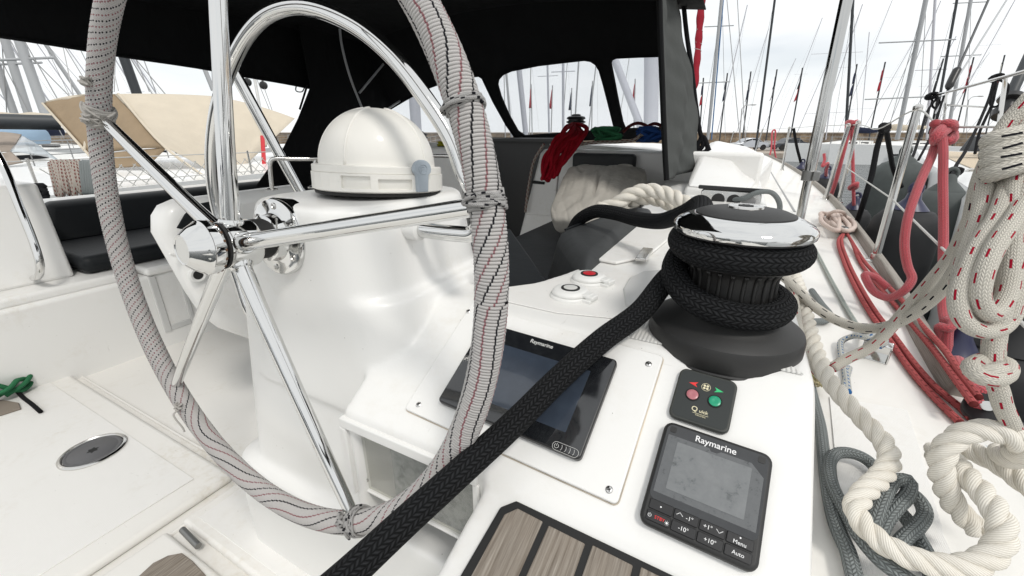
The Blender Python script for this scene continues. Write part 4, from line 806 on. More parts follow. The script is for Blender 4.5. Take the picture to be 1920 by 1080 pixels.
soft('bulkhead_cushion', 'dark cushion fixed to the white companionway bulkhead behind the bag', 'cushion', (-.985, 2.68, -.25), (-.58, 2.748, -.118), 'vinyl', .025)
soft('seat_cushion', 'black cushion on the port bench seat beyond the wheel', 'cushion', (-3.15, .66, -.597), (-2.50, 2.7, -.515), 'vinyl_dark', .035)
b = MB(); b.hexa([(-3.06, .68, -.52), (-2.98, .68, -.52), (-2.98, 2.7, -.52), (-3.06, 2.7, -.52), (-3.22, .78, -.335), (-3.12, .78, -.335), (-3.12, 2.7, -.335), (-3.22, 2.7, -.335)])
pb = thing('back_cushion', 'black backrest cushion along the port coaming beyond the wheel', 'cushion', Vector((-3.05, 1.6, -.52))); wpart('cover', b, 'vinyl_dark', pb, bevel=.035, bseg=5)
# folded cloth bag
bg = thing('cloth_bag', 'crumpled greyish canvas bag with a handle lying on the starboard bench', 'bag', at(1120, 412, 2.15))
qA, qB, qC, qD = at(1064, 301, 2.5), at(1214, 306, 2.4), at(1170, 424, 1.86), at(1018, 404, 1.98)
nn = (qB - qA).cross(qD - qA).normalized(); nn = nn if nn.y < 0 else -nn
def bagp(x, y, z):      # x, y, z in -1..1 -> inside the leaning bag
    return (qD.lerp(qC, x * .5 + .5)).lerp(qA.lerp(qB, x * .5 + .5), y * .5 + .5) + nn * (z * .075 - .05) + Vector((.03, .05, -.02)) * (1 - z) * .5
b = MB(); rings = []
for i in range(101):
    a = math.pi * (i / 100 - .5); ring_ = []; x = sgp(math.sin(a), .75); ca = abs(math.cos(a)) ** .16
    for j in range(120):
        t = 2 * math.pi * j / 120; y = sgp(math.cos(t), .30) * ca; z = sgp(math.sin(t), .45) * ca
        f = (1 - x * x * .7) * (1 - y * y * .7); z *= .62 + .45 * f
        cz = lambda q_: (1 - abs(math.sin(q_))) ** 4
        wv = .22 * math.sin(2.6 * x - 2.0 * y + 1.0 * math.sin(3 * y)) - .5 * cz(4 * x + 2.2 * y + 1.2 * math.sin(2 * y)) * f - .4 * cz(2.1 * x - 3.4 * y + 1.4 * math.sin(3 * x)) * f - .3 * f * cz(7 * x + 5 * y + 2 * math.sin(2 * x)) + .10 * f * math.sin(15 * x - 10 * y)
        ring_.append(bagp(x + .012 * math.sin(13 * y), y + .015 * math.sin(9 * x), z + wv * .3))
    rings.append(ring_)
b.loft(rings); wpart('body', b, 'bag_cloth', bg, smooth=180)
b = MB().tube(spline([bagp(*p) for p in ((.15, .97, .2), (.2, 1.13, .2), (.38, 1.17, .2), (.55, 1.12, .2), (.60, .97, .2))], 6), .009, 8, flat=.45); wpart('handle', b, 'bag_cloth', bg)
b = MB().tube(spline([bagp(.90, y, .50 - .12 * y * y) for y in np.linspace(-.9, .9, 9)], 3), .004, 6); wpart('seam', b, 'bag_cloth', bg)
# table
tb = thing('cockpit_table', 'white moulded cockpit table with a rounded end and a dark patch for its opening', 'table', onx(440, 620, -1.45))
b = MB(); b.slab([onx(x, y, -1.42) for x, y in [(306, 440), (306, 408), (318, 388), (345, 376), (580, 346), (640, 640), (480, 640), (430, 622), (400, 600), (370, 555)]], (-.10, 0, 0)); wpart('body', b, 'gelcoat', tb, bevel=.035, bseg=5)
b = MB(); b.slab([onx(x, y, -1.418) for x, y in [(331, 428), (346, 402), (366, 384), (425, 372), (470, 445), (400, 440)]], (-.01, 0, 0)); wpart('recess', b, 'vinyl_dark', tb, bevel=.003)  # dark sheet laid proud on the side to show an opening as dark
b = MB(); b.slab([onx(x, y, -1.412) for x, y in [(318, 474), (420, 488), (421, 495), (318, 480)]], (-.01, 0, 0)); wpart('ledge', b, 'gelcoat', tb, bevel=.003)
dp = onx(370, 515, -1.418); b = MB().lathe([(.026, 0), (.026, .004), (.02, .007), (.015, .005)], 28, axisM(dp, (1, 0, 0))); fit_ = wpart('socket', b, 'white_plastic', tb); b = MB().lathe([(.014, .004), (.014, .006)], 20, axisM(dp, (1, 0, 0))); wpart('socket_hole', b, 'rubber', tb)
gr = thing('grab_rail', 'curved stainless grab rail on the white port helm seat', 'grab rail', at(66, 520, 1.86))
b = MB().tube(spline([at(-30, 250, 1.60), at(5, 308, 1.60), at(38, 392, 1.62), at(62, 452, 1.64), at(74, 492, 1.65), at(74, 514, 1.68), at(64, 521, 1.74)], 8), .0135, 16); wpart('tube', b, 'chrome', gr, smooth=180)
# cabin-top winches and lines
def small_winch(label, P, s_):
    t = thing('cabin_winch', label, 'winch', Matrix.Translation(P)); 
    obj('base', MB().lathe([(.056 * s_, -.01), (.056 * s_, .03 * s_), (.048 * s_, .045 * s_)], 32), 'winch_base', t)
    obj('drum', MB().lathe([(.044 * s_, .04 * s_), (.036 * s_, .07 * s_), (.037 * s_, .10 * s_), (.046 * s_, .115 * s_)], 32), 'winch_base', t)
    obj('jaws', MB().lathe([(.045 * s_, .112 * s_), (.062 * s_, .120 * s_), (.064 * s_, .126 * s_), (.05 * s_, .132 * s_), (.05 * s_, .138 * s_), (.062 * s_, .142 * s_), (.058 * s_, .154 * s_), (.04 * s_, .160 * s_)], 32), 'black_plastic', t)
    obj('cap', MB().lathe([(.03 * s_, .158 * s_), (.03 * s_, .168 * s_), (.018 * s_, .172 * s_)], 24), 'winch_drum', t)
cw = ony(1078, 266, 2.80); small_winch('dark winch under the spray hood with a red rope coil hung round it', cw, 1.0)
small_winch('dark winch on the cabin top just behind the compass dome', ony(790, 288, 2.80), 1.0)
def tangle(name, label, mat, P, r, cat='rope', per=6, group=None):
    t = obj(name, MB().tube(spline(P, per), r, 8), mat, None, smooth=180, fix=False); c = Vector(P[0]); t.data.transform(Matrix.Translation(-c)); t.location = c; return tag(t, label, cat, group)
P = []
for k in range(17):
    f = random.random(); o_ = random.uniform(-1, 1); d_ = .012 * k % .1
    f = (k % 9) / 8
    P += [at(1060 + 36 * f, 244 + 12 * math.sin(f * 2.5) + 2 * o_, 2.47 - .03 * math.sin(f * 3)), at(1038 + 44 * f, 268 + 6 * f, 2.42 + d_ * .3), at(1025 + 36 * f, 297, 2.40 + d_ * .4), at(1020 + 24 * f, 326 + 10 * random.random() - 8 * f, 2.385 + d_ * .3), at(1024 + 24 * f, 330 + 9 * random.random() - 8 * f, 2.38 + d_ * .3), at(1030 + 36 * f, 296, 2.39 + d_ * .4), at(1044 + 44 * f, 266 + 6 * f, 2.41 + d_ * .3), at(1064 + 34 * f, 243 + 10 * math.sin(f * 2.5) + 2 * o_, 2.5), at(1078, 238, 2.62)]
tangle('red_rope_coil', 'deep red rope coil hanging off the cabin winch over the bulkhead', 'rope_crimson', [p + Vector((random.uniform(-.02, .02), random.uniform(-.035, .01), random.uniform(-.015, .02))) for p in P], .0095)
def pile(cx, cy, wx, hy, n, Y): return [ony(cx + wx * math.sin(i * 2.4) * (.6 + .4 * random.random()), cy + hy * math.cos(i * 1.7 + random.random()), Y + .08 * math.sin(i * .9)) for i in range(n)]
tangle('green_rope', 'small heap of green rope on the cabin top under the hood window', 'rope_green', pile(1138, 251, 30, 11, 26, 2.72), .010)
tangle('blue_rope', 'small heap of blue rope on the cabin top beside the grey flap', 'rope_blue', pile(1216, 252, 27, 12, 30, 2.70), .011)
tangle('rust_rope', 'dark red line looped in arcs behind the blue rope heap', 'rope_rust', [ony(x, y, 2.85) for x, y in [(1168, 248), (1178, 238), (1195, 231), (1212, 236), (1222, 248), (1212, 240), (1226, 232), (1240, 236), (1250, 246)]], .010)
tangle('yellow_rope', 'small heap of yellow rope beside the winch behind the dome', 'rope_yellow', pile(830, 270, 14, 3, 14, 2.85), .009)
tangle('bulkhead_line', 'white line with brown flecks draped along the top of the white bulkhead', 'rope_brown_fleck', [ony(x, y, 2.66) for x, y in [(1250, 250), (1205, 252), (1190, 262), (1160, 266), (1120, 267), (1085, 272), (1066, 288), (1052, 306), (1045, 330)]], .010)
tangle('bulkhead_line', 'flecked line hanging straight down the left edge of the white bulkhead', 'rope_brown_fleck', [ony(x, y, 2.70) for x, y in [(1020, 270), (1002, 300), (992, 345), (985, 398)]], .010)
dr_ = thing('locker_door', 'small white locker door with a black handle slot in the bulkhead', 'locker door', ony(1020, 350, 2.75))
b = MB(); b.slab([ony(x, y, 2.748) for x, y in [(1012, 305), (1050, 300), (1040, 405), (985, 402)]], (0, -.012, 0)); wpart('door', b, 'gelcoat', dr_, bevel=.006); b = MB(); b.slab([ony(x, y, 2.734) for x, y in [(998, 338), (1022, 341), (1021, 346), (998, 344)]], (0, -.006, 0)); wpart('handle', b, 'rubber', dr_, bevel=.002)
# rope clutch with grey line at the end of the white step, cream rope behind the winch
ck = thing('rope_clutch', 'stainless rope clutch in the white step behind the winch', 'rope clutch', ony(1365, 378, 2.05))
CM = frame(ony(1368, 374, 2.02), (1, .05, -.02), (-.02, .12, 1))
b = MB(); b.prism(rrect(-.115, -.045, .115, .038, .014), .05, CM, 0, -.03); wpart('body', b, 'steel', ck, bevel=.006)
for x, mt in ((-.045, 'rubber'), (.015, 'rubber'), (.07, 'dull_steel')): wpart('sheave', MB().lathe([(.026, 0), (.026, .004), (.018, .006)], 24, CM @ Matrix.Translation((x, -.004, .0195))), mt, ck)
b = MB(); b.prism(rrect(-.13, .036, .13, .052, .006), .08, CM, 0, -.05); wpart('cover', b, 'black_plastic', ck, bevel=.003)
tangle('grey_line', 'short grey line curving out of the rope clutch behind the winch', 'rope_grey', [CM @ Vector(p) for p in ((.012, 0, .015), (.05, .01, .05), (.09, .035, .06), (.14, .04, .05), (.18, .0, .03), (.19, -.08, .0), (.18, -.14, -.02))], .010)
cr_ = thing('cream_rope', 'thick cream laid rope arching over the coaming behind the winch', 'rope', at(1160, 385, 1.5))
P = [at(1120, 392, 1.32), at(1152, 385, 1.32), at(1180, 366, 1.31), at(1215, 357, 1.30), at(1255, 366, 1.27), at(1290, 384, 1.22), at(1330, 400, 1.16), at(1380, 420, 1.1)]; b = MB(); laid(b, spline(P, 10), .0225, .112, 10)
P = [at(1180, 378, 1.37), at(1220, 372, 1.36), at(1262, 385, 1.33), at(1300, 402, 1.28), at(1340, 420, 1.24)]; laid(b, spline(P, 10), .0215, .112, 10); wpart('rope', b, 'strand', cr_, smooth=180, fix=False)
b = MB(); P = []
for k in range(44):
    a = k * .55; P.append(onz(-8, 728, -.95) + Vector(((.11 + .02 * math.sin(k * .9)) * math.cos(a), (.09 + .02 * math.sin(k * 1.3)) * math.sin(a), .012 * (k % 5) + .01 * math.sin(k))))
gh = thing('green_rope_coil', 'coil of dark green rope at the left edge of the cockpit floor', 'rope', onz(0, 735, -.97)); b.tube(spline(P, 4), .0085, 8); wpart('rope', b, 'rope_green', gh, smooth=180, fix=False)
ti = thing('teak_inlay', 'worn teak inlay in the floor beside the green rope coil', 'teak inlay', Vector((-2.42, .2, -.97))); b = MB(); b.slab([onz(x, y, -.972) for x, y in [(-60, 752), (8, 752), (36, 757), (40, 768), (-60, 800)]], (0, 0, .006)); wpart('board', b, 'teak', ti, bevel=.002)
tangle('floor_cord', 'thin dark cord running from the green rope coil to the floor hatch edge', 'rope_black_thin', [onz(22, 720, -.94), onz(40, 742, -.965), onz(60, 758, -.965), onz(76, 772, -.965)], .007)

line_c = tangle('curtain_cord', 'dark cord hanging down the forward edge of the grey canvas flap into a knot', 'rope_black_thin', [ony(x, y, 2.95) for x, y in [(1279, -20), (1287, 60), (1297, 130), (1304, 190), (1312, 245), (1318, 272), (1312, 280), (1308, 268), (1320, 262), (1326, 280), (1316, 286), (1308, 276), (1318, 256), (1330, 283)]], .013)
# ================================================================== starboard side deck: stanchions, wires, ropes
def D(x, y, h=.0): return dk(x, y, h)
def stanchion(label, foot_px, top_px, r=.0125, group='stanchions along our starboard rail'):
    f = dk(*foot_px); tp2 = up(f, *top_px); t = thing('stanchion', label, 'stanchion', f, group)
    wpart('tube', MB().tube([f, tp2], r, 16), 'post_chrome', t)
    wpart('cap', MB().lathe([(r, -.004), (r * 1.15, .0), (r * 1.1, .012), (r * .5, .018)], 14, axisM(tp2, tp2 - f)), 'steel', t)
    wpart('foot', MB().lathe([(r * 2.4, 0), (r * 2.4, .004), (r * 1.5, .008), (r * 1.35, .03)], 20, axisM(f, tp2 - f)), 'steel', t)
    return f, tp2
S1f, S1t = stanchion('nearest polished stanchion of our rail, carrying the white guard wires', (1640, 490), (1720, 206))
S2f, S2t = stanchion('stanchion of the gate pair wound with the red fender line', (1547, 374), (1591, 236), .013)
S3f, S3t = stanchion('second stanchion of the gate pair, outboard of the red fender line', (1572, 380), (1609, 231), .013)
S4f, S4t = stanchion('slim far stanchion just left of the gate pair near the small black fender', (1466, 320), (1480, 240), .013)
S5f, S5t = stanchion('far slim stanchion between the silver car and the orange line', (1412, 297), (1430, 243), .013)
S6f, S6t = stanchion('farthest slim stanchion in front of the silver car', (1368, 273), (1376, 246), .014)
uw = thing('guard_wire', 'thin white upper guard wire running along the tops of our stanchions', 'wire', S1t, 'guard wires')
b = MB(); b.tube(spline([S6t, S5t, S4t, S3t + Vector((0, 0, -.01)), S3t.lerp(S1t, .55) + Vector((0, 0, -.05)), S1t, at(1770, 236, 1.12), at(1850, 238, .98), at(1930, 238, .88), at(2150, 235, .7)], 6), .0028, 6); wpart('wire', b, 'wire_white', uw)
lw = thing('guard_wire', 'thin white lower guard wire through the middle of our stanchions', 'wire', S1f, 'guard wires')
mid = S1f.lerp(S1t, .44); b = MB(); b.tube([S3f.lerp(S3t, .45), mid], .0032, 6); b.tube(spline([mid, at(1725, 425, 1.18), at(1782, 480, .98), at(1900, 590, .72), at(1990, 680, .6)], 4), .0032, 6); wpart('wire', b, 'wire_white', lw)

# thick white laid mooring rope
mr = thing('mooring_rope', 'thick off white laid rope looping over the side deck in the lower right corner', 'rope', dk(1700, 1045))
P = [at(1450, 470, .98), at(1478, 498, .90), at(1494, 530, .82), at(1506, 570, .75), at(1518, 620, .695), at(1534, 670, .645), at(1556, 715, .605), at(1586, 752, .575), at(1626, 795, .548), at(1657, 830, .527), at(1668, 862, .510), at(1650, 895, .494), at(1618, 926, .480), at(1604, 957, .468), at(1622, 988, .455), at(1655, 1018, .44), at(1702, 1043, .425), at(1757, 1060, .415), at(1815, 1062, .408), at(1864, 1036, .408), at(1880, 994, .412), at(1868, 960, .422), at(1844, 926, .44), at(1815, 895, .46), at(1790, 868, .49), at(1770, 850, .525), at(1748, 848, .55)]
b = MB(); laid(b, spline(P, 14), .0117, .057, 12)
P = [at(1838, 1000, .455), at(1826, 985, .46), at(1795, 955, .465), at(1772, 910, .465), at(1764, 868, .462), at(1782, 830, .458), at(1826, 808, .45), at(1880, 812, .44), at(1915, 832, .435), at(1918, 850, .44), at(1895, 858, .46), at(1870, 850, .49)]
laid(b, spline(P, 14), .0117, .057, 12)
P = [at(1805, 838, .52), at(1830, 850, .505), at(1868, 868, .485), at(1920, 905, .46), at(1980, 950, .43)]; laid(b, spline(P, 14), .0115, .056, 12)
wpart('rope', b, 'strand', mr, smooth=180, fix=False)
# grey braided line
gl = thing('grey_rope', 'dark grey braided rope tangled in loops between the coaming and the white laid rope', 'rope', dk(1650, 980))
def dg(x, y, h): return dk(x, y, h)
P = [dg(1522, 545, .012), dg(1540, 570, .012), dg(1556, 592, .012), dg(1545, 602, .012), dg(1524, 604, .012), dg(1505, 640, .012), dg(1514, 700, .012), dg(1527, 755, .012), dg(1538, 800, .012), dg(1543, 840, .014), dg(1550, 900, .014), dg(1561, 960, .014), dg(1574, 1000, .016), dg(1590, 1035, .016), dg(1602, 1080, .016), dg(1625, 1150, .016)]
b = MB(); b.tube(resample(spline(P, 8), .005), .0085, 12)
P = [dg(1648, 885, .014), dg(1625, 862, .018), dg(1597, 850, .022), dg(1570, 850, .022), dg(1556, 868, .022), dg(1560, 908, .024), dg(1586, 960, .028), dg(1617, 1012, .032), dg(1655, 1054, .032), dg(1700, 1085, .03), dg(1760, 1130, .03)]; b.tube(resample(spline(P, 8), .005), .0080, 12)
P = [dg(1628, 1000, .03), dg(1640, 975, .040), dg(1655, 937, .052), dg(1678, 902, .058), dg(1704, 902, .056), dg(1703, 925, .050), dg(1682, 950, .045), dg(1662, 975, .036), dg(1648, 1005, .026)]; b.tube(resample(spline(P, 8), .005), .0080, 12)
P = [dg(1700, 920, .034), dg(1722, 936, .034), dg(1734, 960, .030), dg(1722, 985, .028), dg(1697, 1008, .026), dg(1678, 1030, .022)]; b.tube(resample(spline(P, 8), .005), .0080, 12)
P = [dg(1690, 962, .016), dg(1705, 980, .016), dg(1722, 1010, .015), dg(1738, 1040, .014), dg(1750, 1090, .014)]; b.tube(resample(spline(P, 8), .005), .0080, 12)
wpart('rope', b, 'rope_grey', gl, smooth=180, fix=False)

# white lines with red and black flecks: from the winch out to the hanging hank
R1 = .0098
def line(name, label, mat, P, r, cat='rope', step=.005, n=14, group=None):
    o = obj(name, MB().tube(resample(spline(P, 10), step), r, n), mat, None, smooth=180, fix=False); c = Vector(P[0]); o.data.transform(Matrix.Translation(-c)); o.location = c; return tag(o, label, cat, group)
line('flecked_rope', 'white rope with black flecks sagging from behind the winch up to the hanging hank', 'rope_white_black', [at(1440, 505, .78), at(1470, 520, .76), at(1498, 547, .74), at(1530, 577, .72), at(1570, 601, .70), at(1615, 615, .67), at(1660, 613, .64), at(1700, 596, .61), at(1740, 568, .58), at(1775, 532, .55), at(1800, 490, .53), at(1818, 420, .51), at(1840, 330, .49), at(1880, 250, .47)], .0080)
line('flecked_rope', 'red flecked white rope crossing over the black flecked one up to the hank', 'rope_white_red', [at(1560, 690, .66), at(1590, 672, .655), at(1626, 655, .645), at(1660, 625, .63), at(1700, 580, .61), at(1745, 528, .58), at(1785, 478, .555), at(1815, 420, .53), at(1840, 360, .51), at(1872, 290, .49)], .0080)
line('flecked_rope', 'white rope with red flecks lying down along the laid rope beside the winch base', 'rope_white_red', [at(1478, 525, .78), at(1488, 560, .74), at(1498, 620, .695), at(1512, 660, .665), at(1530, 694, .64), at(1548, 712, .625)], .0078)
# the hanging hank
hk = thing('rope_hank', 'big hank of flecked white rope hanging from the guard wire at right', 'rope hank', at(1865, 235, .52))
r_ = .0080
def T(pts, mat, r=r_, z=.0): 
    b = MB(); b.tube(resample(spline([at(x, y, t + z) for x, y, t in pts], 10), .005), r, 14); wpart('strand', b, mat, hk, smooth=180, fix=False)
T([(1935, 180, .43), (1895, 225, .44), (1862, 280, .445), (1850, 330, .44), (1838, 400, .435), (1815, 470, .43), (1800, 530, .425), (1808, 585, .425), (1850, 612, .425), (1890, 590, .43), (1912, 540, .435), (1935, 480, .44)], 'rope_white_red')
T([(1960, 240, .44), (1915, 290, .435), (1890, 350, .425), (1868, 410, .415), (1835, 460, .41), (1812, 512, .405), (1796, 555, .405), (1806, 600, .405), (1840, 620, .407), (1880, 612, .41), (1905, 570, .415), (1918, 510, .42), (1940, 450, .42)], 'rope_white_red')
T([(1990, 330, .42), (1930, 370, .41), (1895, 420, .40), (1862, 470, .395), (1842, 520, .393), (1838, 560, .395), (1858, 590, .40), (1885, 560, .405), (1900, 500, .41), (1925, 440, .41)], 'rope_white_red')
T([(1900, 300, .46), (1875, 350, .46), (1850, 420, .46), (1835, 480, .455), (1828, 530, .45), (1838, 575, .445), (1862, 600, .44)], 'rope_white_black')
T([(1915, 210, .45), (1880, 260, .455), (1868, 320, .455), (1862, 380, .45), (1858, 440, .445), (1856, 500, .44), (1858, 560, .435)], 'rope_white_black')
T([(1955, 200, .46), (1905, 250, .465), (1888, 310, .465), (1880, 380, .455), (1874, 450, .45), (1872, 520, .445), (1870, 590, .44)], 'rope_white_red')
T([(1925, 260, .425), (1905, 330, .42), (1900, 400, .412), (1895, 470, .41), (1888, 540, .41), (1872, 600, .41), (1858, 622, .412)], 'rope_white_red')
T([(1950, 300, .415), (1922, 370, .41), (1915, 440, .41), (1908, 510, .41), (1900, 560, .41), (1888, 600, .412)], 'rope_white_red')
# turns that bind its neck
for k, y in enumerate((262, 280, 300, 318)):
    T([(1960, y - 26, .43), (1905, y - 8, .41), (1866, y + 4 * (k % 2), .418), (1862, y + 10, .44), (1900, y + 12, .475)], 'rope_white_black', .0094)
T([(1866, 612, .43), (1861, 640, .43), (1859, 672, .43), (1858, 700, .43)], 'rope_white_red', .0082); T([(1874, 600, .428), (1868, 640, .432), (1866, 672, .435)], 'rope_white_red', .0078)
T([(1858, 672, .445), (1832, 680, .43), (1822, 692, .418), (1838, 706, .41), (1866, 710, .41), (1888, 700, .418), (1884, 682, .432), (1856, 676, .44), (1836, 686, .425), (1850, 698, .412), (1878, 692, .415)], 'rope_white_red', .0082)
T([(1860, 700, .425), (1872, 730, .425), (1880, 760, .43), (1893, 790, .435), (1900, 810, .445), (1896, 840, .46)], 'rope_white_red', .0082)
# red sheets along the deck, block, splice
def dl(x, y, h=.008): return dk(x, y, h)
line('red_line', 'inner pair of red lines running down the side deck from the small block', 'rope_red', [dl(1583, 436, .03), dl(1572, 450, .02), dl(1582, 490), dl(1602, 535), dl(1630, 585), dl(1664, 632), dl(1704, 690), dl(1740, 732), dl(1775, 768), dl(1800, 792)], .0062, n=10)
line('red_line', 'second strand of the inner red pair lying against it on the side deck', 'rope_red', [dl(1583, 436, .03), dl(1578, 452, .02), dl(1590, 490), dl(1612, 535), dl(1642, 585), dl(1678, 632), dl(1718, 686), dl(1756, 728), dl(1795, 760), dl(1822, 785)], .0062, n=10)
line('red_line', 'outer red line running from the small block along the wooden toe rail', 'rope_red', [dl(1586, 436, .03), dl(1596, 452, .02), dl(1615, 495), dl(1655, 545), dl(1690, 585, .012), dl(1722, 622, .02), dl(1760, 668, .04), dl(1795, 716, .05), dl(1826, 758, .05)], .0060, n=10)
line('red_line', 'second outer red line twisted over its neighbour beside the wooden toe rail', 'rope_red', [dl(1588, 438, .03), dl(1605, 465, .016), dl(1622, 492, .012), dl(1648, 520, .02), dl(1690, 562, .025), dl(1730, 612, .03), dl(1770, 655, .05), dl(1802, 702, .055), dl(1835, 745, .055)], .0060, n=10)
bl = thing('pulley_block', 'small black block on the side deck where the red lines meet', 'block', dl(1584, 430, .0))
b = MB(); b.lathe([(.018, -.012), (.026, -.010), (.026, .010), (.018, .012)], 24, axisM(dl(1584, 434, .03), (.3, -.5, .8))); wpart('cheek', b, 'black_plastic', bl, bevel=.002); b = MB().lathe([(.010, .011), (.010, .015)], 16, axisM(dl(1584, 434, .03), (.3, -.5, .8))); wpart('pin', b, 'steel', bl); b = MB().tube(spline([dl(1584, 434, .03), dl(1578, 424, .04), dl(1572, 420, .03)], 4), .007, 8); wpart('becket', b, 'steel', bl)
P = []
for k in range(30):
    a = k * .9; P.append(dl(1572 + 34 * math.cos(a) * (.5 + .5 * math.sin(k * .33)), 416 + 17 * math.sin(a * 1.1), .015 + .03 * abs(math.sin(k * .6))))
line('pale_rope', 'small untidy heap of pale pinkish line by the toe rail beyond the red lines', simple('pale_line', (.55, .45, .40), .85, bump=.3, bscale=400).name, P, .010)
line('pale_rope', 'pale line making an open upright loop above the untidy heap', 'pale_line', [dl(1552, 412, .01), dl(1554, 402, .06), dl(1566, 396, .09), dl(1582, 399, .07), dl(1586, 412, .02)], .008)
bk = thing('pulley_block', 'large black block shackled to the red splice at the end of the toe rail', 'block', at(1852, 772, .70))
b = MB(); b.lathe([(.012, -.012), (.030, -.010), (.032, 0), (.030, .010), (.012, .012)], 28, axisM(at(1852, 770, .70), (-.4, -.5, .75))); wpart('cheek', b, 'black_plastic', bk, bevel=.002); wpart('pin', MB().lathe([(.009, .01), (.009, .017)], 16, axisM(at(1852, 770, .70), (-.4, -.5, .75))), 'steel', bk); b = MB().tube(spline([at(1865, 785, .7), at(1885, 795, .70), at(1905, 800, .71), at(1920, 806, .72)], 4), .011, 8); wpart('shackle', b, 'black_plastic', bk)
P = [at(1794, 676, .80), at(1800, 690, .78), at(1812, 704, .76), at(1826, 722, .74), at(1840, 738, .725), at(1836, 752, .715), at(1822, 742, .72), at(1828, 728, .725), at(1846, 740, .715), at(1850, 756, .71), at(1838, 764, .705), at(1828, 752, .71)]
line('red_splice', 'thick red knotted splice at the lower end of the toe rail', 'rope_pink', P, .0115, n=10)
gp = thing('gangway_board', 'pale grey board lying outboard of the laid rope in the lower right corner', 'board', at(1860, 880, .62))
b = MB(); b.slab([at(1788, 772, .735), at(1826, 792, .715), at(1850, 830, .66), at(1990, 960, .52), at(1990, 1200, .44), at(1925, 1010, .545), at(1795, 800, .715)], (0, 0, -.02)); wpart('board', b, 'light_blue_grey', gp, bevel=.005)
# pad eye with blue flecked tail
pe = thing('pad_eye', 'folded stainless deck bracket holding the blue flecked tail', 'deck fitting', dk(1640, 680)); PM = Matrix.Translation(dk(1640, 668)) @ Matrix.Rotation(R_(-18), 4, 'Z')
b = MB(); b.box((-.021, -.03, 0), (.021, .03, .003)); wpart('base', b, 'chrome', pe, bevel=.001, M_=None) if False else None
for lo, hi in (((-.024, -.004, 0), (.024, .0, .040)), ((-.024, -.03, 0), (-.021, 0, .036)), ((.021, -.03, 0), (.024, 0, .036)), ((-.024, -.028, .036), (.024, .0, .039))): b.box(lo, hi)
b2 = MB(); b2.v = [tuple(PM @ Vector(p)) for p in b.v]; b2.f, b2.uv, b2.mi = b.f, b.uv, b.mi; wpart('bracket', b2, 'chrome', pe, bevel=.0015)
b = MB().lathe([(.016, 0), (.016, .008), (.010, .010)], 20, PM @ Matrix.Translation((-.022, .015, .042))); wpart('sheave', b, 'dull_steel', pe)
line('blue_flecked_line', 'thin white line with blue flecks looped through the deck bracket', 'rope_blue_fleck', [dk(1590, 735, .006), dk(1584, 690, .008), dk(1577, 660, .012), dk(1580, 638, .016), dk(1600, 630, .03), dk(1625, 632, .05), dk(1648, 628, .055), dk(1660, 640, .05), dk(1648, 650, .04)], .0062, n=10)
line('blue_flecked_line', 'blue flecked tail running from the laid rope down towards the toe rail', 'rope_blue_fleck', [dk(1592, 690, .006), dk(1586, 712, .006), dk(1584, 735, .006), dk(1592, 758, .006)], .0058, n=10)
line('teal_flecked_line', 'thin pale line with dark flecks stretched straight along the side deck', 'rope_teal_fleck', [dk(1512, 435, .008), dk(1530, 470, .008), dk(1560, 528, .008), dk(1590, 582, .008), dk(1615, 622, .012), dk(1632, 645, .035)], .0058, n=10)
line('deck_hose', 'thin dark line led straight along the far side deck beside the white step', 'wire_grey', [dk(1432, 300, .006), dk(1455, 340, .006), dk(1490, 398, .006)], .008)
b = MB(); P = []
fr = thing('frayed_rope_end', 'frayed brownish rope end beside the winch base on the deck', 'rope end', dk(1540, 722, .02))
for k in range(60):
    c0 = dk(1528 + random.uniform(0, 22), 712 + random.uniform(-4, 14), .02); d = Vector((random.uniform(-1, 1), random.uniform(-1, 1), random.uniform(-.3, 1))).normalized() * random.uniform(.008, .018); b.tube([c0, c0 + d * .6 + Vector((0, 0, .002)), c0 + d], .0012, 5)
wpart('fibres', b, simple('frayed', (.30, .26, .15), .9, var=.5).name, fr, smooth=180, fix=False); b = MB().tube([dk(1520, 700, .014), dk(1536, 712, .016)], .009, 10); wpart('whipping', b, simple('lime_tape', (.45, .45, .10), .6).name, fr)

# ------------------------------------------------------------------ fender lines and fenders between the boats
def fender(label, P, r, ln, mat, top, group, lean=(0, 0, 1)):
    t = thing('fender', label, 'fender', axisM(P, lean), group)
    obj('body', MB().lathe([(r * .25, -ln - r * .5), (r * .75, -ln - r * .2), (r, -ln + r * .3), (r * 1.01, -ln * .5), (r, -r * .95), (r * .9, -r * .5), (r * .68, -r * .2), (r * .45, -.02)], 40), mat, t, smooth=180)
    c = MB(); c.lathe([(r * .52, -r * .14), (r * .40, .0), (r * .22, .03), (r * .18, .06), (r * .1, .075)], 28); e = obj('eye_end', c, top, t, smooth=60)
    obj('eye', MB().tube([(r * .16 * math.cos(a), 0, .075 + r * .2 * math.sin(a)) for a in np.linspace(0, 2 * math.pi, 14, endpoint=False)], r * .07, 6, True), top, e, smooth=180)
    return t
NG = 'big grey fenders on the neighbouring yacht'; OG = 'black fenders with navy ends on our side'
fender('big dark grey fender hanging under the neighbouring bow, farther one', at(1694, 298, 4.2), .235, .95, 'fender', 'fender', NG)
fender('big dark grey fender hanging on the neighbouring bow, nearer one', at(1776, 350, 2.55), .165, .85, 'fender', 'fender', NG)
fender('black fender with a broad navy end in front of the big grey ones', at(1708, 385, 1.95), .135, .75, 'fender_black', 'navy_rubber', OG)
fender('black fender with a navy end under the red knot beside the toe rail end', at(1792, 652, .98), .095, .60, 'fender_black', 'navy_rubber', OG)
fender('black fender with a navy end on the short red line near the gate stanchions', at(1602, 387, 3.1), .125, .8, 'fender_black', 'navy_rubber', OG)
fender('black fender hanging behind the gate stanchions', at(1549, 330, 4.6), .15, .8, 'fender_black', 'navy_rubber', OG)
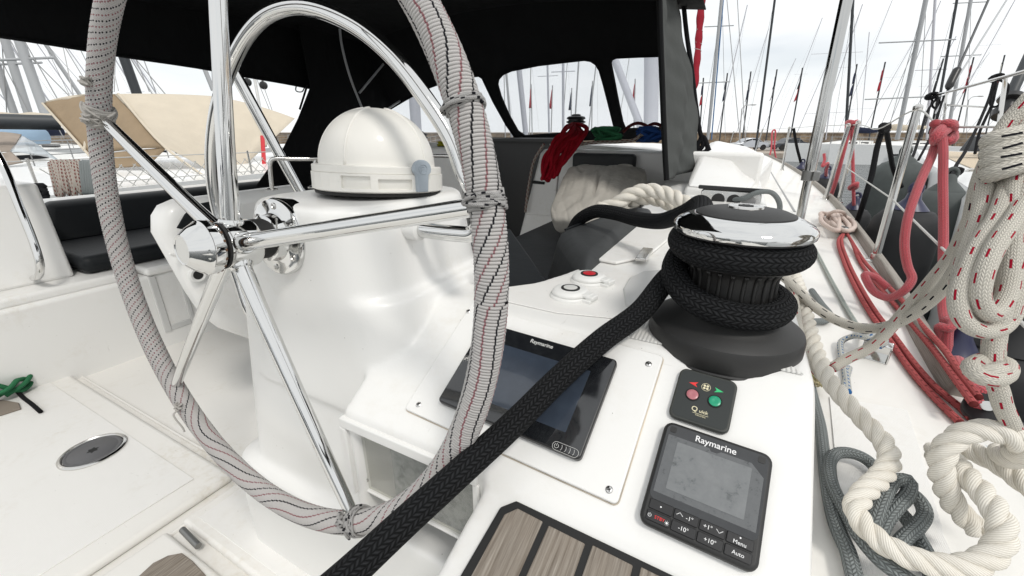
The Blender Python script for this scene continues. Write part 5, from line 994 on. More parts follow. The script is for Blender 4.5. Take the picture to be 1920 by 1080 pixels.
fender('small black fender with a navy end seen left of the bimini post', at(1503, 313, 6.0), .15, .7, 'fender_black', 'navy_rubber', OG)
fender('black fender low in the dark gap at the right edge', at(1895, 640, 1.05), .13, .6, 'fender_black', 'fender_black', OG)
fl_ = thing('fender_line', 'thick pink red fender line knotted on the guard wire and hanging in two parts', 'rope', at(1772, 236, 1.10))
b = MB()
b.tube(resample(spline([at(1782, 262, 1.07), at(1762, 262, 1.09), at(1744, 300, 1.08), at(1722, 350, 1.06), at(1702, 410, 1.05), at(1696, 460, 1.05), at(1702, 500, 1.05), at(1710, 522, 1.04), at(1700, 540, 1.04), at(1684, 552, 1.06), at(1664, 558, 1.09), at(1640, 548, 1.12), at(1626, 528, 1.14), at(1622, 515, 1.15), at(1640, 520, 1.15), at(1665, 540, 1.13)], 8), .006), .0098, 12)
b.tube(resample(spline([at(1762, 240, 1.07), at(1768, 270, 1.06), at(1768, 340, 1.05), at(1769, 430, 1.04), at(1768, 520, 1.02), at(1768, 580, 1.0), at(1772, 604, .98)], 8), .006), .0098, 12)
K_ = []
for k in range(22):
    a = k * 1.05; K_.append(at(1770 + 18 * math.cos(a), 248 + 17 * math.sin(a * .8), 1.08 + .022 * math.sin(a * 1.3)))
b.tube(resample(spline(K_, 6), .006), .0105, 10)
b.tube(resample(spline([at(1772, 600, .98), at(1786, 606, .96), at(1778, 616, .955), at(1762, 612, .97), at(1764, 632, .98), at(1764, 660, .98)], 8), .006), .0098, 10); b.tube(resample(spline([at(1778, 610, .965), at(1776, 640, .97), at(1778, 675, .97)], 8), .006), .0105, 10)
wpart('rope', b, 'rope_pink', fl_, smooth=180, fix=False)
f2_ = thing('fender_line', 'thin red fender line from the gate stanchion top down to a knot above the water', 'rope', at(1597, 236, 2.9))
b = MB(); b.tube(spline([at(1597, 235, 2.95), at(1599, 300, 3.0), at(1600, 350, 3.0), at(1601, 385, 3.05)], 6), .011, 8); b.tube(spline([at(1593, 240, 2.95), at(1580, 290, 3.0), at(1567, 340, 3.1), at(1556, 372, 3.2)], 6), .014, 8)
b.tube(spline([at(1597 + 9 * math.cos(k * 1.2), 234 + 6 * math.sin(k * .9), 2.93 + .05 * math.sin(k)) for k in range(14)], 4), .014, 8); b.tube(spline([at(1600 + 7 * math.cos(k * 1.2), 349 + 5 * math.sin(k * .9), 3.0 + .05 * math.sin(k)) for k in range(12)], 4), .014, 8)
wpart('rope', b, 'rope_pink', f2_, smooth=180, fix=False)
line('fender_line', 'short bright red tail beside the clamp on the bimini post', 'rope_pink', [at(1545, 288, 4.4), at(1546, 300, 4.4), at(1542, 312, 4.4), at(1552, 306, 4.4), at(1549, 322, 4.5), at(1549, 334, 4.6)], .014, n=8)
line('fender_line', 'orange red line hanging in an inverted V on the far rail over the quay edge', 'rope_pink', [at(1438, 310, 9), at(1446, 280, 9), at(1449, 245, 9), at(1453, 244, 9), at(1452, 280, 9), at(1457, 306, 9)], .017, n=8)
line('fender_line', 'thin black line from the far rail down to the small black fender', 'rope_black_thin', [at(1488, 241, 5.8), at(1494, 275, 5.9), at(1502, 306, 6.0)], .018, n=8)
bl2 = thing('fender_line', 'black line tied on our guard wire, falling in two parts to the grey fenders', 'rope', at(1659, 238, 2.0))
b = MB(); b.tube(spline([at(1656, 240, 2.1), at(1645, 275, 2.1), at(1640, 300, 2.1), at(1634, 330, 2.1), at(1622, 370, 2.1), at(1606, 420, 2.2), at(1600, 440, 2.2)], 6), .0125, 8); b.tube(spline([at(1661, 240, 2.1), at(1668, 280, 2.3), at(1676, 320, 2.5), at(1690, 350, 2.6)], 6), .0125, 8); b.tube(spline([at(1659 + 7 * math.cos(k * 1.3), 240 + 6 * math.sin(k), 2.08 + .04 * math.sin(k * .7)) for k in range(14)], 4), .0125, 8); wpart('rope', b, 'rope_black_thin', bl2, smooth=180, fix=False)
# ================================================================== harbour: water, quay, yachts, masts, flagpoles
def struct(name, mb, mat, **k): o = obj(name, mb, mat, None, **k); o['kind'] = 'structure'; return o
WZ = -2.5
def MRH(r, h, z): return _r * r + _h * h + Vector((0, 0, z))
struct('water', MB().box((-1500, -1500, WZ - 1), (1500, 1500, WZ)), 'water')
b = MB(); b.hexa([MRH(-140, 47, -4), MRH(140, 47, -4), MRH(140, 90, -4), MRH(-140, 90, -4), MRH(-140, 47, -2.02), MRH(140, 47, -2.02), MRH(140, 90, -2.02), MRH(-140, 90, -2.02)]); struct('quay', b, 'quay')
qw = thing('stone_wall', 'long brown stone wall along the back of the quay', 'wall', MRH(20, 66, -2)); b = MB(); b.hexa([MRH(-140, 66, -2.05), MRH(140, 66, -2.05), MRH(140, 67, -2.05), MRH(-140, 67, -2.05), MRH(-140, 66, .02), MRH(140, 66, .02), MRH(140, 67, .02), MRH(-140, 67, .02)]); wpart('wall', b, 'stone', qw)
b = MB(); b.hexa([MRH(-140, 65.9, .025), MRH(140, 65.9, .025), MRH(140, 67.1, .025), MRH(-140, 67.1, .025), MRH(-140, 65.9, .14), MRH(140, 65.9, .14), MRH(140, 67.1, .14), MRH(-140, 67.1, .14)]); wpart('coping', b, 'quay', qw)
def pole_to(xb, yb, t, xt, yt):      # upright-ish pole from a base on its sight line to the sight line of its top
    f = at(xb, yb, t); return f, up(f, xt, yt)
def mast(label, base, top, t, r, mat='mast_grey', spread=(), stays=(), group=None, rake=None):
    f, e = pole_to(*base, t, *top); o = thing('yacht_mast', label, 'mast', f, group)
    wpart('spar', MB().tube([f, e], r, 10), mat, o)
    for (fr, w) in spread:
        c = f.lerp(e, fr); wpart('spreader', MB().tube([c - _r * w + Vector((0, 0, -w * .04)), c, c + _r * w + Vector((0, 0, .04 * w))], r * .3, 6), mat, o)
    for (bx, by, fr) in stays: wpart('stay', MB().tube([at(bx, by, t), f.lerp(e, fr)], max(.006, r * .13), 5), 'wire_grey', o)
    return o
mast('pale grey mast with blue halyards just right of the furled red sail', (1327, 262), (1354, -10), 34, .12, 'mast_grey', ((.42, 1.3), (.8, 1.1)), ((1360, 262, 1.0), (1312, 262, .8)))
m2 = thing('blue_halyard', 'blue halyard running up beside the pale grey mast', 'rope', at(1333, 262, 33.9)); f, e = pole_to(1334, 262, 33.9, 1357, -10); wpart('rope', MB().tube([f, e], .045, 6), 'blue_plastic', m2)
mast('thin dark mast leaning right of the silver car', (1416, 285), (1454, -10), 30, .07, 'mast_dark', (), ((1392, 285, .99),))
mast('thin black mast standing close right of the bimini post', (1585, 262), (1600, -10), 30, .085, 'mast_dark', (), ((1610, 262, .98), (1560, 262, .9)))
mast('tall grey mast with two spreaders between flagpoles at right', (1682, 262), (1738, -10), 34, .16, 'mast_grey', ((.31, 3.2), (.70, 2.9)), ((1660, 262, .99), (1722, 262, .99), (1640, 262, .7)))
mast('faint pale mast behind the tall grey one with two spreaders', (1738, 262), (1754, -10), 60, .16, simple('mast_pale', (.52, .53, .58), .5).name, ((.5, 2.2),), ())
mast('dark mast right of the pale one with a forked stay', (1748, 262), (1796, -10), 38, .10, 'mast_dark', (), ((1720, 262, .99),))
mast('grey mast near the right edge crossing the pulpit rail', (1775, 262), (1822, -10), 42, .15, 'mast_grey', ((.6, 1.9), (.95, 1.6)), ((1752, 262, .99), (1812, 262, .99)))
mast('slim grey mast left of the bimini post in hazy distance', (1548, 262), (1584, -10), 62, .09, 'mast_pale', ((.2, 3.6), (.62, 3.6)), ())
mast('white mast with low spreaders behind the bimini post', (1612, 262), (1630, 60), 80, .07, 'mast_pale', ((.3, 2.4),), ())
for k, (bx, tx, lab) in enumerate(((1388, 1362, 'thin grey stay slanting left above the silver car'), (1398, 1382, 'second thin grey stay slanting left above the silver car'))):
    o = thing('yacht_stay', lab, 'stay', at(bx, 262, 30)); wpart('wire', MB().tube([at(bx, 268, 30), at(tx, -10, 32)], .03, 5), 'wire_grey', o)
# furled red headsail
rs_ = thing('furled_sail', 'furled dark red headsail tied with white line right of the grey flap', 'sail', at(1303, 170, 11))
f, e = at(1303, 168, 11), at(1317, -20, 11.6); b = MB(); P = [f.lerp(e, k / 24) for k in range(25)]; b.tube(P, [.03] + [.075 + .012 * math.sin(k * 1.3) + .0012 * k for k in range(24)], 12); wpart('cloth', b, 'red_sail', rs_, smooth=180)
b = MB(); b.tube([f + (f - e) * .55, e], .016, 6); wpart('stay', b, 'mast_dark', rs_)
b = MB(); P = []
for k in range(40): a = k * .8; P.append(f.lerp(e, .30 + .33 * k / 40) + (_r * math.cos(a) - _h * math.sin(a)) * .088)
b.tube(spline(P, 3), .006, 5); wpart('lashing', b, 'wire_white', rs_)
# flagpoles along the quay
FL = [((1312, 268), (1319, 146), 'flag_navy', 'flag_red', 'nearest the furled red sail, dark flag with a red edge'), ((1350, 262), (1364, 137), 'flag_navy', 'flag_navy', 'left of the lamp post, grey navy flag'), ((1393, 262), (1408, 134), 'flag_white', 'flag_navy', 'right of the lamp post, pale flag'), ((1437, 262), (1457, 130), 'flag_navy', 'flag_white', 'above the white van, navy flag'), ((1480, 272), (1505, 127), 'mast_dark', 'flag_red', 'above the dark car, black over red flag'), ((1530, 262), (1551, 136), 'flag_red', 'flag_navy', 'half hidden by the bimini post, red and navy flag'), ((1585, 262), (1607, 120), 'flag_navy', 'flag_navy', 'just right of the bimini post, dark navy flag'), ((1633, 248), (1660, 116), 'flag_red', 'flag_red', 'rising from the beige sail cover, plain red flag'), ((1728, 262), (1769, 110), 'mast_dark', 'mast_dark', 'left of the pulpit, furled black flag'), ((1790, 262), (1826, 107), 'flag_red', 'flag_red', 'behind the pulpit rail, furled red flag'), ((1848, 262), (1884, 103), 'lamp_glass', 'flag_red', 'farthest right, yellowish flag')]
for k, (bs_, tp_2, ca, cb, lab) in enumerate(FL):
    f, e = pole_to(*bs_, 56, *tp_2); o = thing('flagpole', 'black flagpole ' + lab, 'flagpole', f, 'flagpoles along the quay wall')
    wpart('pole', MB().tube([f - Vector((0, 0, 1.2)), e], .085, 8), 'mast_dark', o)
    for i, mt in enumerate((ca, cb)):
        a = e.lerp(f, .06 + .16 * i); c = e.lerp(f, .22 + .16 * i); w = .20 + .14 * i
        fb = gridsheet(lambda u, v: a.lerp(c, v) - _r * (w * u * (.35 + .65 * v)) + Vector((0, 0, -.5 * u)) + _h * (.10 * math.sin(u * 7 + v * 3 + k)), 6, 6, _h * .02); wpart('flag', fb, mt, o, smooth=180)
for (bs_, tp_2, lab, sx) in (((1387, 270), (1391, 204), 'street lamp with a short curved arm between the flagpoles left of centre sky', 1), ((1810, 240), (1816, 188), 'street lamp with a curved arm behind the pulpit rail', 1)):
    f, e = pole_to(*bs_, 52, *tp_2); o = thing('street_lamp', lab, 'street lamp', f, 'street lamps on the quay'); wpart('pole', MB().tube([f - Vector((0, 0, .6)), e], .07, 8), 'mast_grey', o); wpart('arm', MB().tube(spline([e, e + _r * .3 + Vector((0, 0, .35)), e + _r * 1.0 + Vector((0, 0, .45))], 5), .05, 6), 'mast_grey', o)
    hb = MB(); hb.loft([[e + _r * (.9 + .8 * x) + _h * (.16 * w_ * math.cos(q_)) + Vector((0, 0, .45 + .08 * w_ * math.sin(q_))) for q_ in np.linspace(0, 2 * math.pi, 8, endpoint=False)] for x, w_ in ((0, .5), (.3, 1), (.8, .9), (1, .3))]); wpart('lamp_head', hb, 'mast_grey', o)
# cars
def car(label, P, L_, paint):
    o = thing('parked_car', label, 'car', frame(P, _r, _h), 'cars parked on the quay')
    pf = [(-.5, .18), (-.49, .42), (-.44, .52), (-.30, .56), (-.17, .84), (-.02, .92), (.16, .90), (.30, .62), (.44, .54), (.5, .40), (.5, .18)]
    b = MB(); b.loft([[(x * L_, y, (.02 + z * .35 * (1 if z < .6 else 1)) * L_ * .42 * 2 if False else z * 1.55) for x, z in pf] for y in (-.85, .85)]); b.v = [(x, y * (1 if z < .95 else .82), z) for x, y, z in b.v]; obj('body', b, paint, o, bevel=.07, bseg=3)
    for s in (-1, 1):
        w = MB(); yy = s * .80
        w.slab([(x * L_, yy * (1 if z < .95 else .86) , z) for x, z in ((-.28, .93), (-.16, 1.24), (-.03, 1.34), (-.01, .95))], (0, s * .06, 0)); w.slab([(x * L_, yy * (1 if z < .95 else .86), z) for x, z in ((.01, .95), (-.01, 1.34), (.15, 1.32), (.27, .96))], (0, s * .06, 0)); obj('window', w, 'dark_glass', o)
        for x in (-.31, .32):
            wl = obj('wheel', MB().lathe([(.33, -.1), (.34, 0), (.33, .1)], 20, Matrix.Translation((x * L_, s * .80, .33)) @ Matrix.Rotation(R_(90), 4, 'X')), 'tyre', o); obj('rim', MB().lathe([(.2, 0), (.2, .115 ), (.1, .12)], 16, Matrix.Translation((x * L_, s * .80, .33)) @ Matrix.Rotation(R_(90 * s), 4, 'X')), 'aluminium', wl)
    b = MB(); b.box((-.502 * L_, -.7, .62), (-.47 * L_, .7, .74)); obj('headlight', b, 'lamp_glass', o)
car('silver car parked on the quay left of the dark one', at(1402, 281, 52), 4.3, 'car_silver')
car('dark car on the quay half hidden by a white bow', at(1478, 281, 51), 4.2, 'car_dark')
vn = thing('white_box', 'pale service cabinet on the quay between the two cars', 'cabinet', at(1452, 282, 53)); b = MB(); b.box((-1.3, -.4, 0), (1.3, .4, 1.05)); vb = obj('body', b, 'white_plastic', vn, bevel=.05); obj('lid', MB().box((-1.36, -.46, 1.05), (1.36, .46, 1.13)), 'gelcoat_grey', vn, bevel=.02)
# moored yachts: x towards the bow
def hull_rings(L_, B, F, z0):
    R = []
    for k in range(13):
        u = k / 12; x = (u - .5) * L_; w = B / 2 * (1 - max(0, (u - .45) / .55) ** 2.2) * (.82 + .18 * min(1, u * 3)); w = max(w, .03); f = F * (1 + .12 * u)
        R.append([(x - .05 * L_ * (1 - u) * 0, -w * .8, z0), (x + .02 * L_ * u, -w, z0 + f), (x + .02 * L_ * u, w, z0 + f), (x, w * .8, z0)])
    return R
def yacht_far(label, M_, L_, B, F, cover, slits=True, fends=(), group='yachts moored in the harbour', boom=None, hood=None, cabin=(-.22, .16, .42)):
    o = thing('moored_yacht', label, 'sailing yacht', M_, group); z0 = 0.0
    R = hull_rings(L_, B, F, -.3); obj('hull', MB().loft(R), 'hull_white', o, smooth=50)
    b = MB(); b.loft([[(p[0], p[1] * 1.005, -.02) for p in (r[0], r[3])] + [(p[0], p[1] * 1.005, .10) for p in (r[3], r[0])] for r in R]); obj('boot_stripe', b, 'mast_dark', o, smooth=50)
    b = MB(); x0, x1, h = cabin; F2 = F - .3
    b.loft([[(x * L_, -w, F2 + .02), (x * L_, -w * .82, F2 + hh), (x * L_, w * .82, F2 + hh), (x * L_, w, F2 + .02)] for x, w, hh in ((x0, B * .30, h), (x0 + .1, B * .32, h + .05), ((x0 + x1) / 2, B * .30, h), (x1, B * .2, h * .5), (x1 + .07, B * .1, .1))]); cb = obj('cabin', b, 'gelcoat', o, smooth=30)
    for s in (-1, 1):
        b = MB()
        for u0, u1 in ((.12, .3), (.38, .58)): b.slab([((x0 + (x1 - x0) * u) * L_, s * B * .283, F2 + z_) for u, z_ in ((u0, h * .42), (u1, h * .42), (u1, h * .72), (u0, h * .72))], (0, s * .03, 0))
        obj('cabin_window', b, 'dark_glass', cb)
        if slits:
            for u0, u1 in ((-.10, -.02), (.05, .14)): obj('hull_window', MB().box((u0 * L_, s * B * .47 - .05, F2 * .52), (u1 * L_, s * B * .47 + .05, F2 * .52 + .14)), 'dark_glass', o)
        b = MB(); P = [(r[1][0], s * abs(r[1][1]) * .97, F2 + .12 * F * k / 12) for k, r in enumerate(R)]
        for zz in (.32, .6): b.tube([(x, y, z + zz) for x, y, z in P], .012, 5)
        for k in range(0, 13, 2): b.tube([P[k], (P[k][0], P[k][1], P[k][2] + .62)], .016, 5)
        obj('guard_rail', b, 'wire_grey', o)
    if boom:
        b = MB(); x_, l_, z_ = boom; b.loft([[(x_ * L_ - l_ * u, .16 * w_ * math.cos(q_), z_ + .26 * w_ * math.sin(q_) + .03 * math.sin(u * 9)) for q_ in np.linspace(0, 2 * math.pi, 10, endpoint=False)] for u, w_ in ((0, .9), (.2, 1.1), (.5, .9), (.8, .75), (1, .45))]); obj('sail_cover', b, cover, o, smooth=180)
    if hood:
        x_, w_, h_ = hood; b = MB(); b.loft([[(x_ * L_ + .9 * (1 - u), w_ * math.cos(q_), F2 + .3 + h_ * u * math.sin(q_)) for q_ in np.linspace(0, math.pi, 9)] for u in (.2, .75, 1.0)] + [[(x_ * L_ - .5, w_ * math.cos(q_), F2 + .3 + h_ * .97 * math.sin(q_)) for q_ in np.linspace(0, math.pi, 9)]], closed=False, caps=False); ho = obj('spray_hood', b, cover, o, smooth=180); sm = ho.modifiers.new('Solid', 'SOLIDIFY'); sm.thickness = .02
    for x, c_ in fends:
        obj('fender', MB().lathe([(.02, -.75), (.11, -.68), (.12, -.4), (.11, -.12), (.03, -.02)], 14, Matrix.Translation((x * L_, -B * .5 - .02, F2 - .1))), c_, o, smooth=180)
    return o
def yM(px, py, t, heading): p = at(px, py, t); p.z = WZ; return Matrix.Translation(p) @ Matrix.Rotation(heading, 4, 'Z')
LEFTW = YAW + math.pi      # bow pointing left across the view
yacht_far('white moored yacht with a navy boom cover and white fenders, bow towards the quay car', yM(1572, 298, 39, LEFTW - .10), 9.6, 3.0, 1.75, 'navy_canvas', False, ((-.05, 'fender_black'), (.2, 'white_plastic'), (.30, 'white_plastic')), boom=(-.02, 3.6, 2.75))
yacht_far('white moored yacht with dark hull slits and a beige boom cover behind the black line', yM(1672, 300, 36, LEFTW - .06), 10.5, 3.3, 1.75, 'beige_canvas', True, ((.12, 'fender_black'), (-.12, 'fender_black')), boom=(.10, 3.0, 2.95))
# ------------------------------------------------------------------ neighbouring yacht to starboard
ny = thing('neighbour_yacht', 'white yacht with a teak foredeck berthed close along our starboard side', 'sailing yacht', Vector((2.6, 5.5, WZ)))
G = [onz(x, y, -.36) for x, y in [(1714, 284), (1716, 293), (1724, 305), (1742, 322), (1780, 352), (1830, 396), (1902, 458)]] + [Vector((.93, 1.2, -.36)), Vector((.95, -.5, -.36))]
cxn = 3.15; Gs = [Vector(p) for p in spline(G, 5)]; Gs[0].x = min(Gs[0].x, cxn - .05)
R = []
for p in Gs:
    w = cxn - p.x; R.append([(p.x + .25 * w * .5 + .1, p.y - .25, WZ - .3), (p.x + .05, p.y - .05, -1.3), (p.x, p.y, -.36), (p.x + .03, p.y, -.31), (2 * cxn - p.x - .03, p.y, -.31), (2 * cxn - p.x, p.y, -.36), (2 * cxn - p.x - .05, p.y - .05, -1.3), (2 * cxn - p.x - .25 * w * .5 - .1, p.y - .25, WZ - .3)])
wpart('hull', MB().loft(R), 'hull_white', ny, smooth=50)
inn = [(min(p.x + .22, cxn), p.y - .25, -.306) for p in Gs if p.y > 2.6]
b = MB(); b.slab(inn + [(2 * cxn - x, y, z) for x, y, z in inn[::-1]], (0, 0, .006)); wpart('teak_foredeck', b, 'teak_deck', ny)
b = MB(); q8 = [at(1828, 300, 5.6), at(1990, 370, 4.2), at(2150, 330, 5.4), at(1960, 285, 7.0), at(1856, 252, 5.9), at(1990, 215, 4.7), at(2150, 225, 5.4), at(1960, 240, 7.0)]; b.hexa(q8); cbn = wpart('coachroof', b, 'gelcoat', ny, bevel=.06)
b = MB(); b.slab([at(x, y, 5.3) for x, y in [(1834, 284), (1856, 256), (1872, 252), (1868, 286)]], _h * .25); wpart('window', b, 'dark_glass', ny, bevel=.01)
b = MB(); rl_ = [at(1738, 186, 7.2), at(1752, 178, 6.6), at(1775, 173, 5.9), at(1850, 153, 4.3), at(1920, 134, 3.5), at(2050, 95, 2.7)]; b.tube(spline(rl_, 6), .016, 8); wpart('pulpit_rail', b, 'steel', ny)
for a, c, t in (((1774, 174), (1770, 228), 5.9), ((1886, 142), (1870, 258), 3.9), ((1757, 178), (1745, 262), 6.5)): wpart('pulpit_post', MB().tube([at(*a, t), at(*c, t)], .018, 8), 'steel', ny)
wpart('rail', MB().tube([at(1775, 197, 5.9), at(1846, 201, 5.5)], .012, 6), 'steel', ny)
b = MB(); b.tube(spline([at(x, y, 3.6) for x, y in [(1812, 322), (1820, 318), (1832, 322), (1842, 318), (1818, 326), (1836, 328)]], 4), .014, 6); b.box((-.05, -.02, 0), (.05, .02, .04), 0, Matrix.Translation(at(1826, 328, 3.6))); wpart('cleat', b, 'steel', ny)
b = MB(); b.hexa([at(1690, 520, 2.2), at(1700, 620, 2.0), at(1710, 620, 2.05), at(1700, 520, 2.25), at(1694, 440, 2.3), at(1698, 440, 2.3), at(1705, 440, 2.35), at(1700, 440, 2.35)]); 
for lab, pts, r_, t0 in (('black mooring line tied at the left end of the neighbouring pulpit rail', [(1744, 178, 6.6), (1748, 190, 6.5), (1738, 210, 6.2), (1726, 250, 5.6), (1712, 292, 5.0), (1700, 312, 4.6)], .015, 0), ('black line doubled from the pulpit rail knot to the nearer grey fender', [(1864, 150, 4.2), (1856, 180, 4.1), (1840, 220, 3.9), (1812, 280, 3.4), (1792, 312, 3.0), (1782, 338, 2.75)], .0115, 0), ('black line hanging free from the pulpit rail knot over the teak deck', [(1868, 148, 4.2), (1862, 190, 4.1), (1848, 222, 4.0), (1836, 250, 3.95), (1828, 288, 3.9)], .0115, 0), ('black loop of line hanging below the pulpit rail knot', [(1874, 150, 4.1), (1890, 160, 4.0), (1886, 180, 4.0), (1868, 200, 4.0), (1858, 198, 4.05), (1862, 170, 4.1)], .0105, 0), ('black looped line at the left end of the neighbouring pulpit rail', [(1752, 180, 6.4), (1762, 190, 6.4), (1756, 204, 6.4), (1748, 198, 6.4), (1758, 182, 6.4), (1752, 215, 6.2), (1742, 250, 6.0)], .014, 0), ('black line from the left pulpit post down to the dark cleat', [(1770, 180, 5.8), (1762, 205, 5.6), (1752, 240, 5.4), (1738, 270, 5.2), (1722, 300, 5.0)], .013, 0)):
    line('black_mooring_line', lab, 'rope_black_thin', [at(*p) for p in pts], r_, step=.02, n=8)
for (px, py, t, r_, lab) in ((1868, 146, 4.2, .042, 'black knot of line on the middle of the neighbouring pulpit rail'), (1747, 180, 6.5, .06, 'black knot of line on the left end of the neighbouring pulpit rail'), (1790, 322, 2.95, .035, 'black knot above the nearer big grey fender')):
    line('black_knot', lab, 'rope_black_thin', [at(px, py, t) + Vector((r_ * math.cos(k * 1.25), r_ * .8 * math.sin(k * 1.9), r_ * .6 * math.sin(k * 1.25 + .5))) for k in range(16)], r_ * .42, step=.02, n=8)
fs = thing('neighbour_forestay', 'black forestay with a swivel rising over the neighbouring pulpit', 'stay', at(1776, 172, 6.0)); wpart('wire', MB().tube([at(1776, 172, 6.0), at(1797, 128, 6.0), at(1862, -20, 6.2)], .016, 6), 'mast_dark', fs); wpart('swivel', MB().tube(spline([at(1778, 166, 5.98), at(1784, 152, 5.98), at(1790, 140, 5.98), at(1797, 126, 5.98)], 3), [.03] + [.05] * 8 + [.02], 10), 'black_plastic', fs)
fs = thing('neighbour_stay', 'thin dark stay rising to the right above the neighbouring pulpit', 'stay', at(1760, 200, 6.0)); wpart('wire', MB().tube([at(1752, 215, 6.2), at(1900, -20, 6.8)], .013, 6), 'mast_grey', fs)
fs = thing('furled_stay', 'dark furled sail roller slanting at the right edge behind the pulpit', 'sail', at(1885, 215, 5.0)); wpart('roller', MB().tube([at(1880, 222, 5.0), at(1900, 168, 5.0), at(1932, 100, 5.0), at(1990, -20, 5.2)], .055, 10), 'mast_dark', fs); wpart('drum', MB().lathe([(.11, -.1), (.12, -.02), (.06, 0), (.06, .1), (.12, .12), (.1, .18)], 20, axisM(at(1888, 205, 4.98), at(1932, 100, 5.0) - at(1885, 215, 5.0))), 'black_plastic', fs, smooth=50)
# ------------------------------------------------------------------ left side: yachts beyond the port rail
pyt = thing('neighbour_yacht', 'white yacht berthed to port under a beige spray hood', 'sailing yacht', Vector((-6.6, 4.5, WZ)))
HM = Matrix.Translation((-6.9, 3.5, WZ)) @ Matrix.Rotation(R_(90), 4, 'Z')
b = MB(); b.loft([[HM @ Vector((p[0], p[1], p[2])) for p in r] for r in hull_rings(13.5, 4.2, 2.25, -.3)]); wpart('hull', b, 'hull_white', pyt, smooth=50)
b = MB(); b.loft([[(-6.9 - w, y, -.56), (-6.9 - w * .85, y, z), (-6.9 + w * .85, y, z), (-6.9 + w, y, -.56)] for y, w, z in ((2.0, 1.5, -.42), (4.5, 1.4, -.42), (7.5, 1.0, -.45), (8.2, .7, -.5))]); wpart('cabin', b, 'gelcoat', pyt, smooth=30)
b = MB(); b.box((-5.44, 2.6, -.50), (-5.36, 3.6, -.45)); b.box((-5.46, 4.0, -.50), (-5.38, 5.4, -.45)); wpart('cabin_window', b, 'dark_glass', pyt)
b = MB(); 
for zz in (-.40, -.20): b.tube([(-4.86, y, zz) for y in (-2.0, 2.0, 6.0)], .0045, 6)
wpart('guard_wires', b, 'wire_white', pyt)
for y in (-.6, 1.2, 2.9, 4.6): wpart('stanchion', MB().tube([(-4.86, y, -.55), (-4.86, y, -.18)], .011, 8), 'steel', pyt)
b = MB()
for k in range(26): y = 1.25 + k * .10; b.tube([(-4.87, y, -.5), (-4.87, y + .22, -.26)], .004, 4); b.tube([(-4.87, y + .22, -.5), (-4.87, y, -.26)], .004, 4)
wpart('netting', b, 'wire_white', pyt)
hb_ = thing('beige_spray_hood', 'large beige spray hood with a tan open underside on the yacht to port', 'spray hood', at(300, 320, 5.2))
def bil(A, B, C_, D_): return lambda u, v: (A.lerp(B, u)).lerp(D_.lerp(C_, u), v)
def panel(pts, sag, n=(14, 14)):
    A, B, C_, D_ = [at(*p) for p in pts]; f0 = bil(A, B, C_, D_); return lambda u, v: f0(u, v) + Vector((0, 0, sag)) * (4 * u * (1 - u)) + _h * (.06 * math.sin(9 * u + 5 * v) * math.sin(math.pi * u) * math.sin(math.pi * v)) 
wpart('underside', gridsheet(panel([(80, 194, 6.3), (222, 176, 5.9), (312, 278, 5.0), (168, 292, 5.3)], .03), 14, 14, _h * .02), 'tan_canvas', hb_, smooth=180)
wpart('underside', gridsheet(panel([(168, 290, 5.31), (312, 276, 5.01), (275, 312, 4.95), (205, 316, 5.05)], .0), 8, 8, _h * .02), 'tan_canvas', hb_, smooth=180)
wpart('top', gridsheet(panel([(214, 176, 5.88), (398, 180, 6.6), (440, 350, 5.6), (312, 277, 4.98)], .015), 20, 20, _h * .02), 'beige_canvas', hb_, smooth=180)
wpart('top', gridsheet(panel([(398, 180, 6.6), (552, 222, 7.4), (478, 292, 6.4), (440, 350, 5.6)], .04), 20, 20, _h * .02), 'beige_canvas', hb_, smooth=180)
wpart('front_lip', gridsheet(panel([(80, 192, 6.28), (165, 176, 6.1), (222, 176, 5.87), (150, 196, 6.2)], .02), 8, 6, _h * .02), 'beige_canvas', hb_, smooth=180)
for pp in ([(398, 181, 6.55), (418, 262, 6.05), (440, 346, 5.56)],): wpart('seam', MB().tube(spline([at(x, y, t - .06) for x, y, t in pp], 5), .007, 6), 'beige_canvas', hb_)
for pp in ([(80, 194, 6.28), (168, 292, 5.28), (222, 348, 4.9)], [(222, 176, 5.86), (312, 278, 4.96), (392, 338, 4.7)], [(165, 232, 5.8), (158, 282, 5.35)]): wpart('hoop', MB().tube(spline([at(*p) for p in pp], 5), .016, 8), 'beige_canvas', hb_)
bm = thing('boom_cover', 'dark boom under a tan sail cover at the left edge', 'boom', at(0, 225, 7.5)); wpart('boom', MB().tube([at(-80, 226, 7.0), at(112, 230, 7.8)], .13, 12), 'mast_dark', bm); wpart('cover', gridsheet(lambda u, v: at(-80, 213, 7.0).lerp(at(112, 214, 7.8), u) + _h * (.3 * (v - .5)) + Vector((0, 0, -.14 * (2 * v - 1) ** 2 + .012 * math.sin(u * 20))), 20, 8, (0, 0, .02)), 'beige_canvas', bm, smooth=180)
h2 = thing('small_spray_hood', 'taupe spray hood with a clear window low at the left edge', 'spray hood', at(40, 300, 8)); taupe = cloth('taupe_canvas', (.40, .34, .29), .15).name
wpart('cloth', gridsheet(panel([(-60, 252, 8), (38, 252, 8.2), (18, 285, 7.2), (-60, 305, 7)], .05), 10, 10, _h * .03), 'taupe_canvas', h2, smooth=180); wpart('window', gridsheet(panel([(38, 254, 8.2), (70, 272, 8.0), (108, 300, 7.4), (18, 284, 7.2)], .02), 8, 8, _h * .02), 'hood_window', h2, smooth=180); wpart('skirt', gridsheet(panel([(-60, 303, 7), (18, 284, 7.2), (42, 305, 7.1), (-60, 325, 6.8)], .0), 6, 6, _h * .02), 'taupe_canvas', h2, smooth=180)
